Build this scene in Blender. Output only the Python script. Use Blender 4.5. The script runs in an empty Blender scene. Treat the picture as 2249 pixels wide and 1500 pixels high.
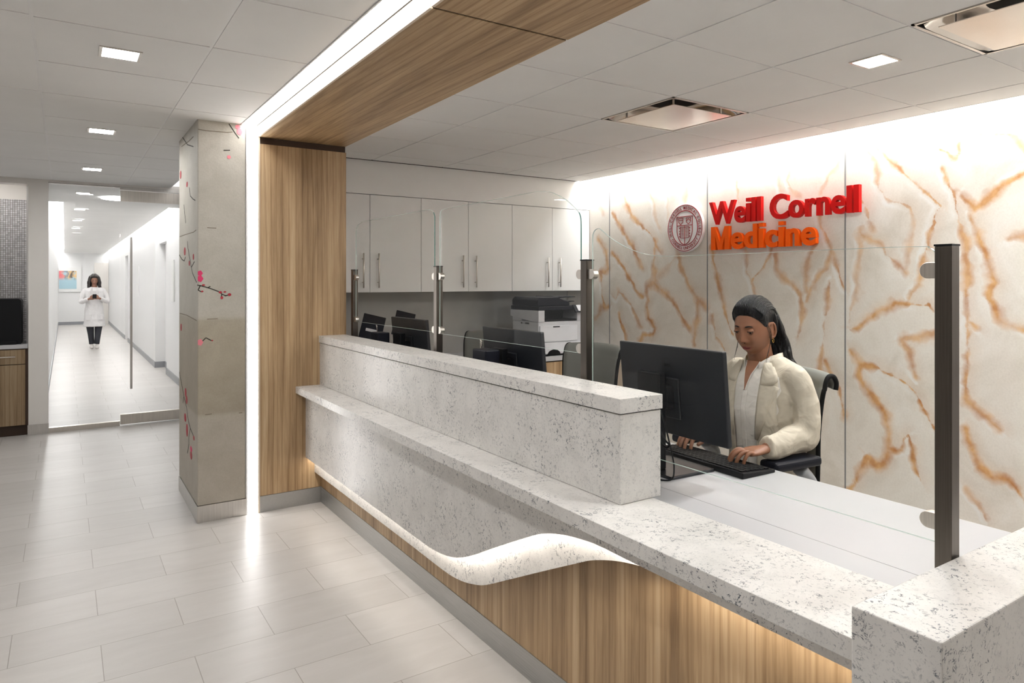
import bpy, bmesh, math, random
import numpy as np
from mathutils import Vector, Matrix
random.seed(7)
rng = np.random.default_rng(3)
PI = math.pi
SC = bpy.context.scene
COL = SC.collection

# ------------------------------------------------------------------ camera, world, exposure
TH = math.radians(34.27)
EYE = 1.434
CEIL = 2.40
cam_d = bpy.data.cameras.new('camera')
cam = bpy.data.objects.new('camera', cam_d)
COL.objects.link(cam)
cam.location = (0, 0, EYE)
cam.rotation_euler = (PI / 2, 0, -TH)
cam_d.sensor_width = 36.0
cam_d.sensor_fit = 'HORIZONTAL'
cam_d.lens = 36.0 * 1526.3 / 2249
cam_d.shift_x = -57.5 / 2249
cam_d.shift_y = -131.0 / 2249
cam_d.clip_start = 0.02
SC.camera = cam
SC.view_settings.view_transform = 'Standard'
SC.view_settings.look = 'None'
SC.view_settings.gamma = 1.0
SC.view_settings.use_curve_mapping = False
SC.view_settings.exposure = 0.64
wd = bpy.data.worlds.new('lobby_air')
SC.world = wd
wd.use_nodes = True
wb = wd.node_tree.nodes['Background']
wb.inputs[0].default_value = (1.0, 0.975, 0.955, 1)
wb.inputs[1].default_value = 0.85
SC.cycles.max_bounces = 10
SC.cycles.transparent_max_bounces = 16
SC.cycles.caustics_reflective = False
SC.cycles.caustics_refractive = False
try:
    SC.cycles.sample_clamp_indirect = 6.0
except Exception:
    pass

# ------------------------------------------------------------------ materials
def lin(c):
    c = c / 255.0
    return c / 12.92 if c <= 0.04045 else ((c + 0.055) / 1.055) ** 2.4
def rgb(r, g, b):
    return (lin(r), lin(g), lin(b), 1.0)

def newmat(name):
    m = bpy.data.materials.new(name)
    m.use_nodes = True
    nt = m.node_tree
    return m, nt, nt.nodes['Principled BSDF']
def N(nt, t, **k):
    n = nt.nodes.new(t)
    for a, b in k.items():
        if a in n.bl_rna.properties and not a.startswith('i_'):
            setattr(n, a, b)
    return n
def setin(n, **k):
    for a, b in k.items():
        n.inputs[a.replace('_', ' ')].default_value = b
def L(nt, a, b):
    nt.links.new(a, b)
def ramp(nt, fac, stops):
    r = N(nt, 'ShaderNodeValToRGB')
    e = r.color_ramp.elements
    while len(e) < len(stops):
        e.new(0.5)
    for i, (p, c) in enumerate(stops):
        e[i].position = p
        e[i].color = c
    L(nt, fac, r.inputs[0])
    return r.outputs[0]
def vec(nt, scale=(1, 1, 1), loc=(0, 0, 0)):
    t = N(nt, 'ShaderNodeTexCoord')
    m = N(nt, 'ShaderNodeMapping')
    m.inputs['Scale'].default_value = scale
    m.inputs['Location'].default_value = loc
    L(nt, t.outputs['Object'], m.inputs[0])
    return m.outputs[0]
def noise(nt, v, scale, detail=3, rough=0.5, dist=0.0):
    n = N(nt, 'ShaderNodeTexNoise')
    n.inputs['Scale'].default_value = scale
    n.inputs['Detail'].default_value = detail
    n.inputs['Roughness'].default_value = rough
    n.inputs['Distortion'].default_value = dist
    L(nt, v, n.inputs['Vector'])
    return n.outputs['Fac']
def math_(nt, op, a, b=None, c=None, clamp=False):
    n = N(nt, 'ShaderNodeMath')
    n.operation = op
    n.use_clamp = clamp
    for i, x in enumerate((a, b, c)):
        if x is None: continue
        if isinstance(x, (int, float)): n.inputs[i].default_value = x
        else: L(nt, x, n.inputs[i])
    return n.outputs[0]
def mixc(nt, f, a, b, mode='MIX'):
    n = N(nt, 'ShaderNodeMix')
    n.data_type = 'RGBA'
    n.blend_type = mode
    for s, x in ((0, f), (6, a), (7, b)):
        if isinstance(x, (int, float)): n.inputs[s].default_value = x
        elif isinstance(x, tuple): n.inputs[s].default_value = x
        else: L(nt, x, n.inputs[s])
    return n.outputs[2]
def bump(nt, bs, h, strength=0.2, dist=0.002):
    b = N(nt, 'ShaderNodeBump')
    b.inputs['Strength'].default_value = strength
    b.inputs['Distance'].default_value = dist
    L(nt, h, b.inputs['Height'])
    L(nt, b.outputs[0], bs.inputs['Normal'])

def pbr(name, col, rough=0.5, metal=0.0, spec=0.5, var=0.06, scale=6.0, coat=0.0, bmp=0.0, bscale=200.0):
    """plain surface with a faint procedural tone variation"""
    m, nt, bs = newmat(name)
    v = vec(nt)
    n = noise(nt, v, scale, 4)
    dark = tuple(c * (1 - var) for c in col[:3]) + (1,)
    lite = tuple(min(1, c * (1 + var)) for c in col[:3]) + (1,)
    L(nt, ramp(nt, n, [(0.3, dark), (0.7, lite)]), bs.inputs['Base Color'])
    setin(bs, Roughness=rough, Metallic=metal)
    bs.inputs['Specular IOR Level'].default_value = spec
    bs.inputs['Coat Weight'].default_value = coat
    if bmp:
        bump(nt, bs, noise(nt, v, bscale, 3), bmp, 0.001)
    return m
def emit(name, col, s):
    m, nt, bs = newmat(name)
    nt.nodes.remove(bs)
    e = N(nt, 'ShaderNodeEmission')
    e.inputs[0].default_value = col
    e.inputs[1].default_value = s
    L(nt, e.outputs[0], nt.nodes['Material Output'].inputs[0])
    return m

def wood(name, along, tone=1.0, rough=0.42):
    m, nt, bs = newmat(name)
    s = [1.0, 1.0, 1.0]
    s['xyz'.index(along)] = 0.045
    v = vec(nt, tuple(s))
    big = noise(nt, v, 9, 3, 0.55, 0.9)
    mid = noise(nt, v, 34, 5, 0.6, 0.5)
    fine = noise(nt, v, 170, 3, 0.6)
    f = math_(nt, 'MULTIPLY_ADD', big, 0.55, math_(nt, 'MULTIPLY_ADD', mid, 0.30, math_(nt, 'MULTIPLY', fine, 0.15)))
    t = tone
    c = ramp(nt, f, [(0.34, rgb(130 * t, 103 * t, 73 * t)), (0.44, rgb(162 * t, 133 * t, 98 * t)),
                     (0.53, rgb(185 * t, 156 * t, 119 * t)), (0.64, rgb(203 * t, 177 * t, 141 * t))])
    # thin cathedral lines
    w = N(nt, 'ShaderNodeTexWave')
    w.wave_type = 'BANDS'
    w.bands_direction = 'X' if along != 'x' else 'Y'
    w.inputs['Scale'].default_value = 9
    w.inputs['Distortion'].default_value = 9
    w.inputs['Detail'].default_value = 3
    w.inputs['Detail Scale'].default_value = 0.85
    add = N(nt, 'ShaderNodeVectorMath'); add.operation = 'MULTIPLY_ADD'
    L(nt, v, add.inputs[0]); add.inputs[1].default_value = (1, 1, 1); 
    sw = N(nt, 'ShaderNodeCombineXYZ')
    sp = N(nt, 'ShaderNodeSeparateXYZ'); L(nt, v, sp.inputs[0])
    L(nt, sp.outputs[1], sw.inputs[0])
    L(nt, sw.outputs[0], add.inputs[2])
    L(nt, add.outputs[0], w.inputs['Vector'])
    ln = ramp(nt, w.outputs['Fac'], [(0.0, (0.72, 0.66, 0.58, 1)), (0.22, (1, 1, 1, 1))])
    L(nt, mixc(nt, 0.75, c, ln, 'MULTIPLY'), bs.inputs['Base Color'])
    setin(bs, Roughness=rough)
    bump(nt, bs, f, 0.12, 0.002)
    return m

def quartz(name, dark=1.0):
    m, nt, bs = newmat(name)
    v = vec(nt)
    n1 = noise(nt, v, 42, 4, 0.6, 1.6)
    vein = math_(nt, 'ABSOLUTE', math_(nt, 'SUBTRACT', n1, 0.5))
    vein = math_(nt, 'SUBTRACT', 1.0, math_(nt, 'MULTIPLY', vein, 27), clamp=True)
    patch = noise(nt, v, 8, 3, 0.6, 0.3)
    patch = math_(nt, 'MULTIPLY', math_(nt, 'SUBTRACT', patch, 0.43), 6, clamp=True)
    gate = noise(nt, v, 75, 2, 0.5)
    gate = math_(nt, 'MULTIPLY', math_(nt, 'SUBTRACT', gate, 0.50), 14, clamp=True)
    k = math_(nt, 'MULTIPLY', math_(nt, 'MULTIPLY', vein, gate), math_(nt, 'MULTIPLY_ADD', patch, 0.85, 0.20))
    k = math_(nt, 'MULTIPLY', k, 1.25 * dark, clamp=True)
    cloud = ramp(nt, noise(nt, v, 10, 4, 0.6), [(0.35, rgb(212, 209, 205)), (0.6, rgb(224, 221, 217))])
    fl = noise(nt, v, 170, 2, 0.6)
    fl = math_(nt, 'MULTIPLY', math_(nt, 'SUBTRACT', fl, 0.60), 8, clamp=True)
    base = mixc(nt, math_(nt, 'MULTIPLY', fl, 0.55), cloud, rgb(160, 160, 164))
    L(nt, mixc(nt, k, base, rgb(66, 74, 86)), bs.inputs['Base Color'])
    setin(bs, Roughness=0.30)
    bs.inputs['Specular IOR Level'].default_value = 0.42
    return m

def glass(name, tint=(0.965, 0.985, 0.975, 1), refl=1.0):
    m, nt, bs = newmat(name)
    nt.nodes.remove(bs)
    tr = N(nt, 'ShaderNodeBsdfTransparent'); tr.inputs[0].default_value = tint
    gl = N(nt, 'ShaderNodeBsdfGlossy'); gl.inputs['Roughness'].default_value = 0.0
    fr = N(nt, 'ShaderNodeFresnel'); fr.inputs[0].default_value = 1.45
    mx = N(nt, 'ShaderNodeMixShader')
    f = math_(nt, 'MULTIPLY', fr.outputs[0], refl)
    L(nt, f, mx.inputs[0]); L(nt, tr.outputs[0], mx.inputs[1]); L(nt, gl.outputs[0], mx.inputs[2])
    L(nt, mx.outputs[0], nt.nodes['Material Output'].inputs[0])
    return m

def edge_mat(name, col):
    m, nt, bs = newmat(name)
    bs.inputs['Base Color'].default_value = col
    setin(bs, Roughness=0.1)
    bs.inputs['Alpha'].default_value = 0.6
    return m

def floor_mat():
    m, nt, bs = newmat('floor_tile')
    v = vec(nt, (1, 1, 1), (0.176 - 0.5875 * 40, -2.939 + 0.2975 * 40, 0))
    v = vec(nt, (1, 1, 1), (0.176 + 0.5875 * 40, -2.939 + 0.2975 * 40, 0))
    b = N(nt, 'ShaderNodeTexBrick')
    b.offset = 0.5; b.offset_frequency = 2; b.squash = 1.0
    setin(b, Scale=1.0)
    b.inputs['Brick Width'].default_value = 0.5875
    b.inputs['Row Height'].default_value = 0.2975
    b.inputs['Mortar Size'].default_value = 0.0016
    b.inputs['Mortar Smooth'].default_value = 0.15
    b.inputs['Bias'].default_value = 0.0
    b.inputs['Color1'].default_value = rgb(196, 192, 188)
    b.inputs['Color2'].default_value = rgb(189, 185, 181)
    b.inputs['Mortar'].default_value = rgb(150, 144, 137)
    L(nt, v, b.inputs['Vector'])
    v2 = vec(nt, (0.45, 1.6, 1))
    n = noise(nt, v2, 7, 5, 0.6, 0.4)
    cl = ramp(nt, n, [(0.3, (0.9, 0.895, 0.89, 1)), (0.7, (1, 1, 1, 1))])
    L(nt, mixc(nt, 0.9, b.outputs['Color'], cl, 'MULTIPLY'), bs.inputs['Base Color'])
    setin(bs, Roughness=0.36)
    bs.inputs['Specular IOR Level'].default_value = 0.45
    bump(nt, bs, math_(nt, 'SUBTRACT', 1.0, b.outputs['Fac']), 0.35, 0.001)
    return m

def concrete_mat():
    m, nt, bs = newmat('bare_concrete')
    v = vec(nt)
    n = noise(nt, v, 5, 6, 0.65, 0.4)
    f = noise(nt, v, 110, 3, 0.7)
    sp = N(nt, 'ShaderNodeSeparateXYZ'); L(nt, v, sp.inputs[0])
    band = ramp(nt, math_(nt, 'DIVIDE', sp.outputs[2], 2.4),
                [(0.0, rgb(182, 175, 163)), (0.26, rgb(184, 177, 165)), (0.27, rgb(164, 155, 139)), (0.50, rgb(172, 164, 148)),
                 (0.51, rgb(186, 182, 172)), (0.96, rgb(190, 186, 177))])
    c2 = ramp(nt, n, [(0.3, (0.84, 0.83, 0.81, 1)), (0.7, (1, 1, 1, 1))])
    c3 = ramp(nt, f, [(0.35, (0.92, 0.915, 0.905, 1)), (0.6, (1, 1, 1, 1))])
    L(nt, mixc(nt, 0.8, mixc(nt, 1.0, band, c2, 'MULTIPLY'), c3, 'MULTIPLY'), bs.inputs['Base Color'])
    setin(bs, Roughness=0.55)
    bump(nt, bs, math_(nt, 'ADD', n, math_(nt, 'MULTIPLY', f, 0.4)), 0.5, 0.004)
    return m

def brushed(name, col, rough=0.3, along='z'):
    m, nt, bs = newmat(name)
    s = [1.0, 1.0, 1.0]
    s['xyz'.index(along)] = 0.01
    n = noise(nt, vec(nt, tuple(s)), 500, 3, 0.7)
    d = tuple(c * 0.85 for c in col[:3]) + (1,)
    l = tuple(min(1, c * 1.15) for c in col[:3]) + (1,)
    L(nt, ramp(nt, n, [(0.3, d), (0.7, l)]), bs.inputs['Base Color'])
    setin(bs, Metallic=1.0, Roughness=rough)
    return m

def onyx_mat():
    m, nt, bs = newmat('veined_onyx')  # ground, halo and vein colours belong to the stone itself
    v = vec(nt)
    at = N(nt, 'ShaderNodeAttribute'); at.attribute_name = 'vein'
    sp = N(nt, 'ShaderNodeSeparateColor'); L(nt, at.outputs['Color'], sp.inputs[0])
    dist, st, side = sp.outputs[0], sp.outputs[1], sp.outputs[2]
    n1 = noise(nt, v, 11, 6, 0.68, 0.4)
    n2 = noise(nt, v, 60, 4, 0.65)
    d = math_(nt, 'ADD', dist, math_(nt, 'MULTIPLY', math_(nt, 'SUBTRACT', n1, 0.5), 0.34))
    d = math_(nt, 'ADD', d, math_(nt, 'MULTIPLY', math_(nt, 'SUBTRACT', n2, 0.5), 0.05))
    d = math_(nt, 'MAXIMUM', d, 0.0)
    wv = math_(nt, 'MULTIPLY', math_(nt, 'SUBTRACT', noise(nt, v, 4.3, 3, 0.6), 0.40), 1.9, clamp=True)
    width = math_(nt, 'ADD', wv, 0.07)
    core = math_(nt, 'SUBTRACT', 1.0, math_(nt, 'DIVIDE', d, width), clamp=True)
    fade = math_(nt, 'MULTIPLY', math_(nt, 'SUBTRACT', noise(nt, v, 6.1, 3, 0.6), 0.30), 3.2, clamp=True)
    core = math_(nt, 'MULTIPLY', core, math_(nt, 'MULTIPLY_ADD', fade, 0.6, 0.7))
    stain = math_(nt, 'MULTIPLY', math_(nt, 'SUBTRACT', 1.0, math_(nt, 'DIVIDE', d, 0.8), clamp=True), math_(nt, 'MULTIPLY', math_(nt, 'SUBTRACT', 1.0, side), 0.22))
    core = math_(nt, 'MINIMUM', core, 1.0)
    core = math_(nt, 'MULTIPLY', math_(nt, 'MAXIMUM', core, stain), math_(nt, 'MULTIPLY', st, 1.0))
    hm = math_(nt, 'MULTIPLY', math_(nt, 'SUBTRACT', noise(nt, v, 6, 2, 0.5), 0.42), 5, clamp=True)
    hal = math_(nt, 'SUBTRACT', 1.0, math_(nt, 'MULTIPLY', math_(nt, 'ABSOLUTE', math_(nt, 'SUBTRACT', d, 0.26)), 5.5), clamp=True)
    hal = math_(nt, 'MULTIPLY', hal, math_(nt, 'MULTIPLY', math_(nt, 'MULTIPLY', side, 0.7), hm))
    b1 = noise(nt, v, 2.3, 5, 0.6, 0.8)
    base = ramp(nt, b1, [(0.3, rgb(208, 200, 188)), (0.5, rgb(222, 215, 205)), (0.7, rgb(230, 225, 217))])
    gr = ramp(nt, noise(nt, v, 90, 4, 0.7), [(0.35, (0.93, 0.925, 0.92, 1)), (0.6, (1, 1, 1, 1))])
    base = mixc(nt, 1.0, base, gr, 'MULTIPLY')
    c = mixc(nt, hal, base, rgb(230, 229, 226))
    oc = ramp(nt, noise(nt, v, 8, 3, 0.6), [(0.36, rgb(174, 112, 52)), (0.62, rgb(212, 166, 110))])
    c = mixc(nt, math_(nt, 'MULTIPLY', core, 0.95, clamp=True), c, oc)
    L(nt, c, bs.inputs['Base Color'])
    setin(bs, Roughness=0.3)
    return m

M = {}
M['wall'] = pbr('painted_wall', rgb(226, 222, 217), 0.7, var=0.015)
M['leftwall'] = pbr('lobby_wall_paint', rgb(176, 172, 168), 0.7)
M['wallw'] = pbr('corridor_wall_paint', rgb(236, 236, 236), 0.6, var=0.01)
M['ceil'] = pbr('ceiling_tile', rgb(232, 231, 229), 0.75, var=0.02, scale=3, bmp=0.15, bscale=260)
M['tbar'] = pbr('ceiling_grid_bar', rgb(232, 231, 230), 0.5, var=0.02)
M['floor'] = floor_mat()
M['woodv'] = wood('light_walnut_vertical', 'z')
M['woody'] = wood('light_walnut_horizontal', 'y', 1.0)
M['woodd'] = wood('niche_walnut', 'z', 0.78)
M['darkwood'] = pbr('dark_wood', rgb(62, 42, 28), 0.5)
M['cream'] = pbr('lit_wood_edge', rgb(222, 208, 190), 0.5)  # cream tone paints the strip light falling on the portal's wood edge
M['quartz'] = quartz('speckled_quartz')
M['quartz2'] = quartz('speckled_quartz_end', 1.0)
M['laminate'] = pbr('white_laminate', rgb(190, 190, 192), 0.35, var=0.02, scale=2)
M['cab'] = pbr('white_cabinet', rgb(238, 238, 237), 0.45, var=0.01)
M['seam'] = pbr('dark_seam', rgb(40, 34, 30), 0.8)
M['greyseam'] = pbr('grey_seam', rgb(120, 120, 120), 0.6)
M['steel'] = brushed('brushed_steel', rgb(178, 178, 177), 0.33, 'y')
M['steelz'] = brushed('brushed_steel_upright', rgb(206, 203, 199), 0.33, 'z')
M['nickel'] = brushed('satin_nickel', rgb(214, 208, 200), 0.32, 'z')
M['bronze'] = brushed('dark_brushed_post', rgb(104, 98, 92), 0.30, 'z')
M['chrome'] = pbr('polished_metal', rgb(210, 205, 200), 0.12, 1.0)
M['concrete'] = concrete_mat()
M['backsplash'] = pbr('grey_backsplash', rgb(168, 167, 163), 0.4, var=0.12, scale=3)
M['black'] = pbr('black_plastic', rgb(17, 18, 21), 0.42, spec=0.22)
M['blackm'] = pbr('matte_black', rgb(14, 14, 16), 0.6, spec=0.2)
M['navy'] = pbr('dark_soft_plastic', rgb(20, 22, 32), 0.45, spec=0.2)
M['housing'] = pbr('monitor_housing', rgb(32, 34, 39), 0.4, spec=0.35)
M['screen'] = pbr('dark_screen', rgb(8, 9, 12), 0.12)
M['greyp'] = pbr('light_grey_plastic', rgb(205, 206, 210), 0.4)
M['whitep'] = pbr('white_plastic', rgb(222, 223, 228), 0.4)
M['mesh'] = pbr('grey_chair_fabric', rgb(122, 122, 117), 0.75, bmp=0.5, bscale=600)
M['armgrey'] = pbr('grey_chair_frame', rgb(165, 168, 172), 0.4)
M['led'] = emit('led_light', (1.0, 0.985, 0.97, 1), 9.0)
M['ledw'] = emit('warm_led', (1.0, 0.93, 0.84, 1), 14.0)
M['ledwall'] = emit('wall_washer_led', (1.0, 0.99, 0.975, 1), 25.0)
M['lamp'] = emit('downlight_panel', (1.0, 0.992, 0.975, 1), 100.0)
M['lampo'] = emit('office_downlight_panel', (1.0, 0.992, 0.975, 1), 300.0)
M['lampc'] = emit('corridor_lamp', (1.0, 0.98, 0.96, 1), 11.0)
M['red'] = pbr('red_letter', rgb(196, 10, 8), 0.45, spec=0.25)
M['orange'] = pbr('orange_letter', rgb(236, 88, 0), 0.45, spec=0.25)
M['sealwhite'] = pbr('seal_white', rgb(246, 246, 246), 0.4)
M['sealred'] = pbr('seal_red', rgb(150, 28, 36), 0.4)
M['glass'] = glass('clear_glass', (0.985, 0.992, 0.988, 1), refl=0.02)
M['glassdoor'] = glass('door_glass', (0.985, 0.99, 0.99, 1), 0.35)
M['glassedge'] = edge_mat('pale_glass_edge', rgb(205, 222, 216))
M['glassedge_'] = pbr('glass_edge', rgb(150, 190, 182), 0.15)
M['glassgreen'] = pbr('green_glass_edge', rgb(70, 120, 112), 0.2)
M['onyx'] = onyx_mat()
M['pink'] = pbr('pink_petal', rgb(214, 52, 104), 0.6)
M['pinkl'] = pbr('pale_pink_petal', rgb(226, 130, 142), 0.6)
M['bud'] = pbr('red_bud', rgb(168, 44, 56), 0.6)
M['twig'] = pbr('dark_twig', rgb(46, 42, 36), 0.7)
M['crack'] = pbr('concrete_crack', rgb(122, 112, 98), 0.8)
M['skin'] = None

# ------------------------------------------------------------------ mesh tools
class MB:
    def __init__(s): s.v = []; s.f = []
    def add(s, v, f):
        o = len(s.v)
        s.v += [tuple(p) for p in v]
        s.f += [tuple(i + o for i in q) for q in f]
        return s
    def box(s, x0, x1, y0, y1, z0, z1):
        x0, x1 = min(x0, x1), max(x0, x1); y0, y1 = min(y0, y1), max(y0, y1); z0, z1 = min(z0, z1), max(z0, z1)
        v = [(x0, y0, z0), (x1, y0, z0), (x1, y1, z0), (x0, y1, z0), (x0, y0, z1), (x1, y0, z1), (x1, y1, z1), (x0, y1, z1)]
        return s.add(v, [(0, 3, 2, 1), (4, 5, 6, 7), (0, 1, 5, 4), (1, 2, 6, 5), (2, 3, 7, 6), (3, 0, 4, 7)])
    def prism(s, pts, axis, a, b):
        """pts: 2D outline; axis: extrusion axis from a to b.  x: pts=(y,z)  y: pts=(x,z)  z: pts=(x,y)"""
        def P(p, t):
            return {'x': (t, p[0], p[1]), 'y': (p[0], t, p[1]), 'z': (p[0], p[1], t)}[axis]
        n = len(pts)
        v = [P(p, a) for p in pts] + [P(p, b) for p in pts]
        f = [tuple(range(n)), tuple(range(2 * n - 1, n - 1, -1))]
        f += [(i, i + n, (i + 1) % n + n, (i + 1) % n) for i in range(n)]
        return s.add(v, f)
    def tube(s, path, r, n=10, caps=True, flat=1.0):
        path = [Vector(p) for p in path]
        rs = r if isinstance(r, (list, tuple)) else [r] * len(path)
        v = []; f = []
        up = Vector((0, 0, 1))
        prev = None
        for i, p in enumerate(path):
            t = (path[min(i + 1, len(path) - 1)] - path[max(i - 1, 0)]).normalized()
            if prev is None:
                a = t.cross(up)
                if a.length < 0.05: a = t.cross(Vector((0, 1, 0)))
                a.normalize()
            else:
                a = (prev - t * prev.dot(t)).normalized()
            prev = a
            b = t.cross(a)
            for k in range(n):
                q = 2 * PI * k / n
                v.append(p + a * (math.cos(q) * rs[i]) + b * (math.sin(q) * rs[i] * flat))
        m = len(path)
        for i in range(m - 1):
            for k in range(n):
                f.append((i * n + k, i * n + (k + 1) % n, (i + 1) * n + (k + 1) % n, (i + 1) * n + k))
        if caps:
            f.append(tuple(range(n - 1, -1, -1)))
            f.append(tuple((m - 1) * n + k for k in range(n)))
        return s.add(v, f)
    def loft(s, rings, n=24, caps=True):
        """rings: (center, (ax,ay,az) half axis 1, half axis 2)"""
        v = []; f = []
        for c, a, b in rings:
            c = Vector(c); a = Vector(a); b = Vector(b)
            for k in range(n):
                q = 2 * PI * k / n
                v.append(c + a * math.cos(q) + b * math.sin(q))
        m = len(rings)
        for i in range(m - 1):
            for k in range(n):
                f.append((i * n + k, i * n + (k + 1) % n, (i + 1) * n + (k + 1) % n, (i + 1) * n + k))
        if caps:
            f.append(tuple(range(n - 1, -1, -1)))
            f.append(tuple((m - 1) * n + k for k in range(n)))
        return s.add(v, f)
    def ellipsoid(s, c, r, n=16, m=10, rot=None):
        v = []; f = []
        c = Vector(c)
        for i in range(1, m):
            t = PI * i / m
            for k in range(n):
                q = 2 * PI * k / n
                p = Vector((r[0] * math.sin(t) * math.cos(q), r[1] * math.sin(t) * math.sin(q), r[2] * math.cos(t)))
                if rot: p = rot @ p
                v.append(c + p)
        top = Vector((0, 0, r[2])); bot = Vector((0, 0, -r[2]))
        if rot: top = rot @ top; bot = rot @ bot
        a = len(v); v.append(c + top); b = len(v); v.append(c + bot)
        for i in range(m - 2):
            for k in range(n):
                f.append((i * n + k, (i + 1) * n + k, (i + 1) * n + (k + 1) % n, i * n + (k + 1) % n))
        for k in range(n):
            f.append((a, k, (k + 1) % n))
            f.append((b, (m - 2) * n + (k + 1) % n, (m - 2) * n + k))
        return s.add(v, f)
    def xf(s, mat):
        s.v = [tuple(mat @ Vector(p)) for p in s.v]
        return s

def mesh_obj(name, me, mat, parent=None):
    o = bpy.data.objects.new(name, me)
    COL.objects.link(o)
    if mat is not None:
        me.materials.clear(); me.materials.append(mat)
    if parent is not None:
        o.parent = parent
        o.matrix_parent_inverse = (Matrix.Translation(parent.location) @ parent.rotation_euler.to_matrix().to_4x4()).inverted() if parent.get('_world') else Matrix.Identity(4)
    return o
def obj(name, mb, mat, parent=None, bevel=0.0, smooth=False, seg=2):
    me = bpy.data.meshes.new(name)
    me.from_pydata(mb.v, [], mb.f)
    me.validate()
    bm = bmesh.new(); bm.from_mesh(me)
    bmesh.ops.recalc_face_normals(bm, faces=bm.faces)
    bm.to_mesh(me); bm.free()
    o = mesh_obj(name, me, mat, parent)
    if smooth:
        for p in me.polygons: p.use_smooth = True
        if smooth == 'auto':
            me.polygons.foreach_set('use_smooth', [True] * len(me.polygons))
            me.update()
            e = o.modifiers.new('edges', 'EDGE_SPLIT'); e.split_angle = math.radians(38)
    if bevel:
        b = o.modifiers.new('bevel', 'BEVEL'); b.width = bevel; b.segments = seg; b.limit_method = 'ANGLE'
    return o
def thing(name, label, cat, loc=(0, 0, 0), rz=0.0, group=None, world=True):
    """Empty at the thing's base. world=True: its part meshes are written in world coordinates"""
    o = bpy.data.objects.new(name, None)
    COL.objects.link(o)
    o.location = loc; o.rotation_euler = (0, 0, rz)
    o.empty_display_size = 0.1
    o['label'] = label; o['category'] = cat
    if group: o['group'] = group
    if world: o['_world'] = 1
    return o
def tag(o, label, cat, group=None, kind=None):
    o['label'] = label; o['category'] = cat
    if group: o['group'] = group
    if kind: o['kind'] = kind
    return o
def struct(o):
    o['kind'] = 'structure'
    return o
def copy_tree(o, parent=None):
    c = o.copy(); COL.objects.link(c)
    if parent is not None: c.parent = parent
    for ch in list(o.children): copy_tree(ch, c)
    return c
def B(x0, x1, y0, y1, z0, z1): return MB().box(x0, x1, y0, y1, z0, z1)
def text_mesh(body, size, extrude=0.0, offset=0.0):
    cu = bpy.data.curves.new('glyph', 'FONT')
    cu.body = body; cu.size = size; cu.extrude = extrude; cu.offset = offset; cu.resolution_u = 5
    o = bpy.data.objects.new('glyph', cu); COL.objects.link(o)
    dg = bpy.context.evaluated_depsgraph_get(); dg.update()
    me = bpy.data.meshes.new_from_object(o.evaluated_get(dg))
    bpy.data.objects.remove(o); bpy.data.curves.remove(cu)
    return me
def mesh_to_mb(me, mb, mat):
    mb.add([mat @ v.co for v in me.vertices], [tuple(p.vertices) for p in me.polygons])
def basis(o, x, y, z):
    m = Matrix.Identity(4)
    for i, a in enumerate((x, y, z)):
        for j in range(3): m[j][i] = a[j]
    m.translation = o
    return m
# ------------------------------------------------------------------ shell
XW = 4.255           # face of the stone wall
struct(obj('floor', B(-4, 4.6, -2.5, 28.4, -0.06, 0), M['floor']))

def ceiling(name, xs, yf, skip=(), last=True):
    mb = MB(); tb = MB()
    for i in range(len(xs) - 1):
        ys = yf(i)
        for j in range(len(ys) - 1):
            cx, cy = (xs[i] + xs[i + 1]) / 2, (ys[j] + ys[j + 1]) / 2
            if any(abs(cx - a) < 0.1 and abs(cy - b) < 0.1 for a, b in skip): continue
            mb.box(xs[i] + 0.006, xs[i + 1] - 0.006, ys[j] + 0.005, ys[j + 1] - 0.005, CEIL, CEIL + 0.02)
    for x in (xs if last else xs[:-1]):
        ys = yf(0)
        tb.box(x - 0.012, x + 0.012, ys[0], ys[-1], CEIL + 0.003, CEIL + 0.010)
    for i in range(len(xs) - 1):
        for y in yf(i):
            tb.box(xs[i] + .0121, xs[i + 1] - .0121, y - 0.012, y + 0.012, CEIL + 0.003, CEIL + 0.010)
    o = struct(obj(name, mb, M['ceil']))
    struct(obj('ceiling_grid', tb, M['tbar'], o))
    return o
yl = [3.124 + 0.61 * k for k in range(-9, 8)] + [8.045]
yl4 = [3.107 + 1.22 * k for k in range(-4, 4)] + [8.045]
cl = ceiling('ceiling_lobby', [-3.15, -2.54, -1.93, -1.32, -0.71, -0.10], lambda i: [yl[0]] + [y for y in yl4 if y > yl[0]], last=False)
ceiling('ceiling_lobby', [-0.10, 0.50, 0.893], lambda i: yl)
yr = [1.378 + 0.61 * k for k in range(-6, 7)] + [5.30]
DIFF = [(2.93, 2.903), (2.93, 1.073)]
ceiling('ceiling_office', [1.549, 2.013, 2.63, 3.23, 3.85, 4.105], lambda i: yr, DIFF)
# plenum backing above the tile joints
struct(obj('ceiling_plenum', MB().box(-3.15, 0.893, -2.4, 8.05, CEIL + 0.021, CEIL + 0.03).box(1.549, 4.09, -2.4, 5.3, CEIL + 0.10, CEIL + 0.11), M['ceil']))
# cove edge over the stone wall
struct(obj('trim_1', MB().box(4.09, 4.105, -2.3, 5.30, CEIL, CEIL + 0.10), M['tbar']))
struct(obj('ceiling_cove', MB().box(4.09, 4.40, -2.3, 5.715, CEIL + 0.11, CEIL + 0.12), M['wall']))
o = obj('wall_washer_light', B(4.115, 4.20, -2.2, 5.34, CEIL + 0.085, CEIL + 0.10), M['ledwall'])
tag(o, 'long linear light hidden in the ceiling slot washing the stone wall', 'light')

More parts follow.
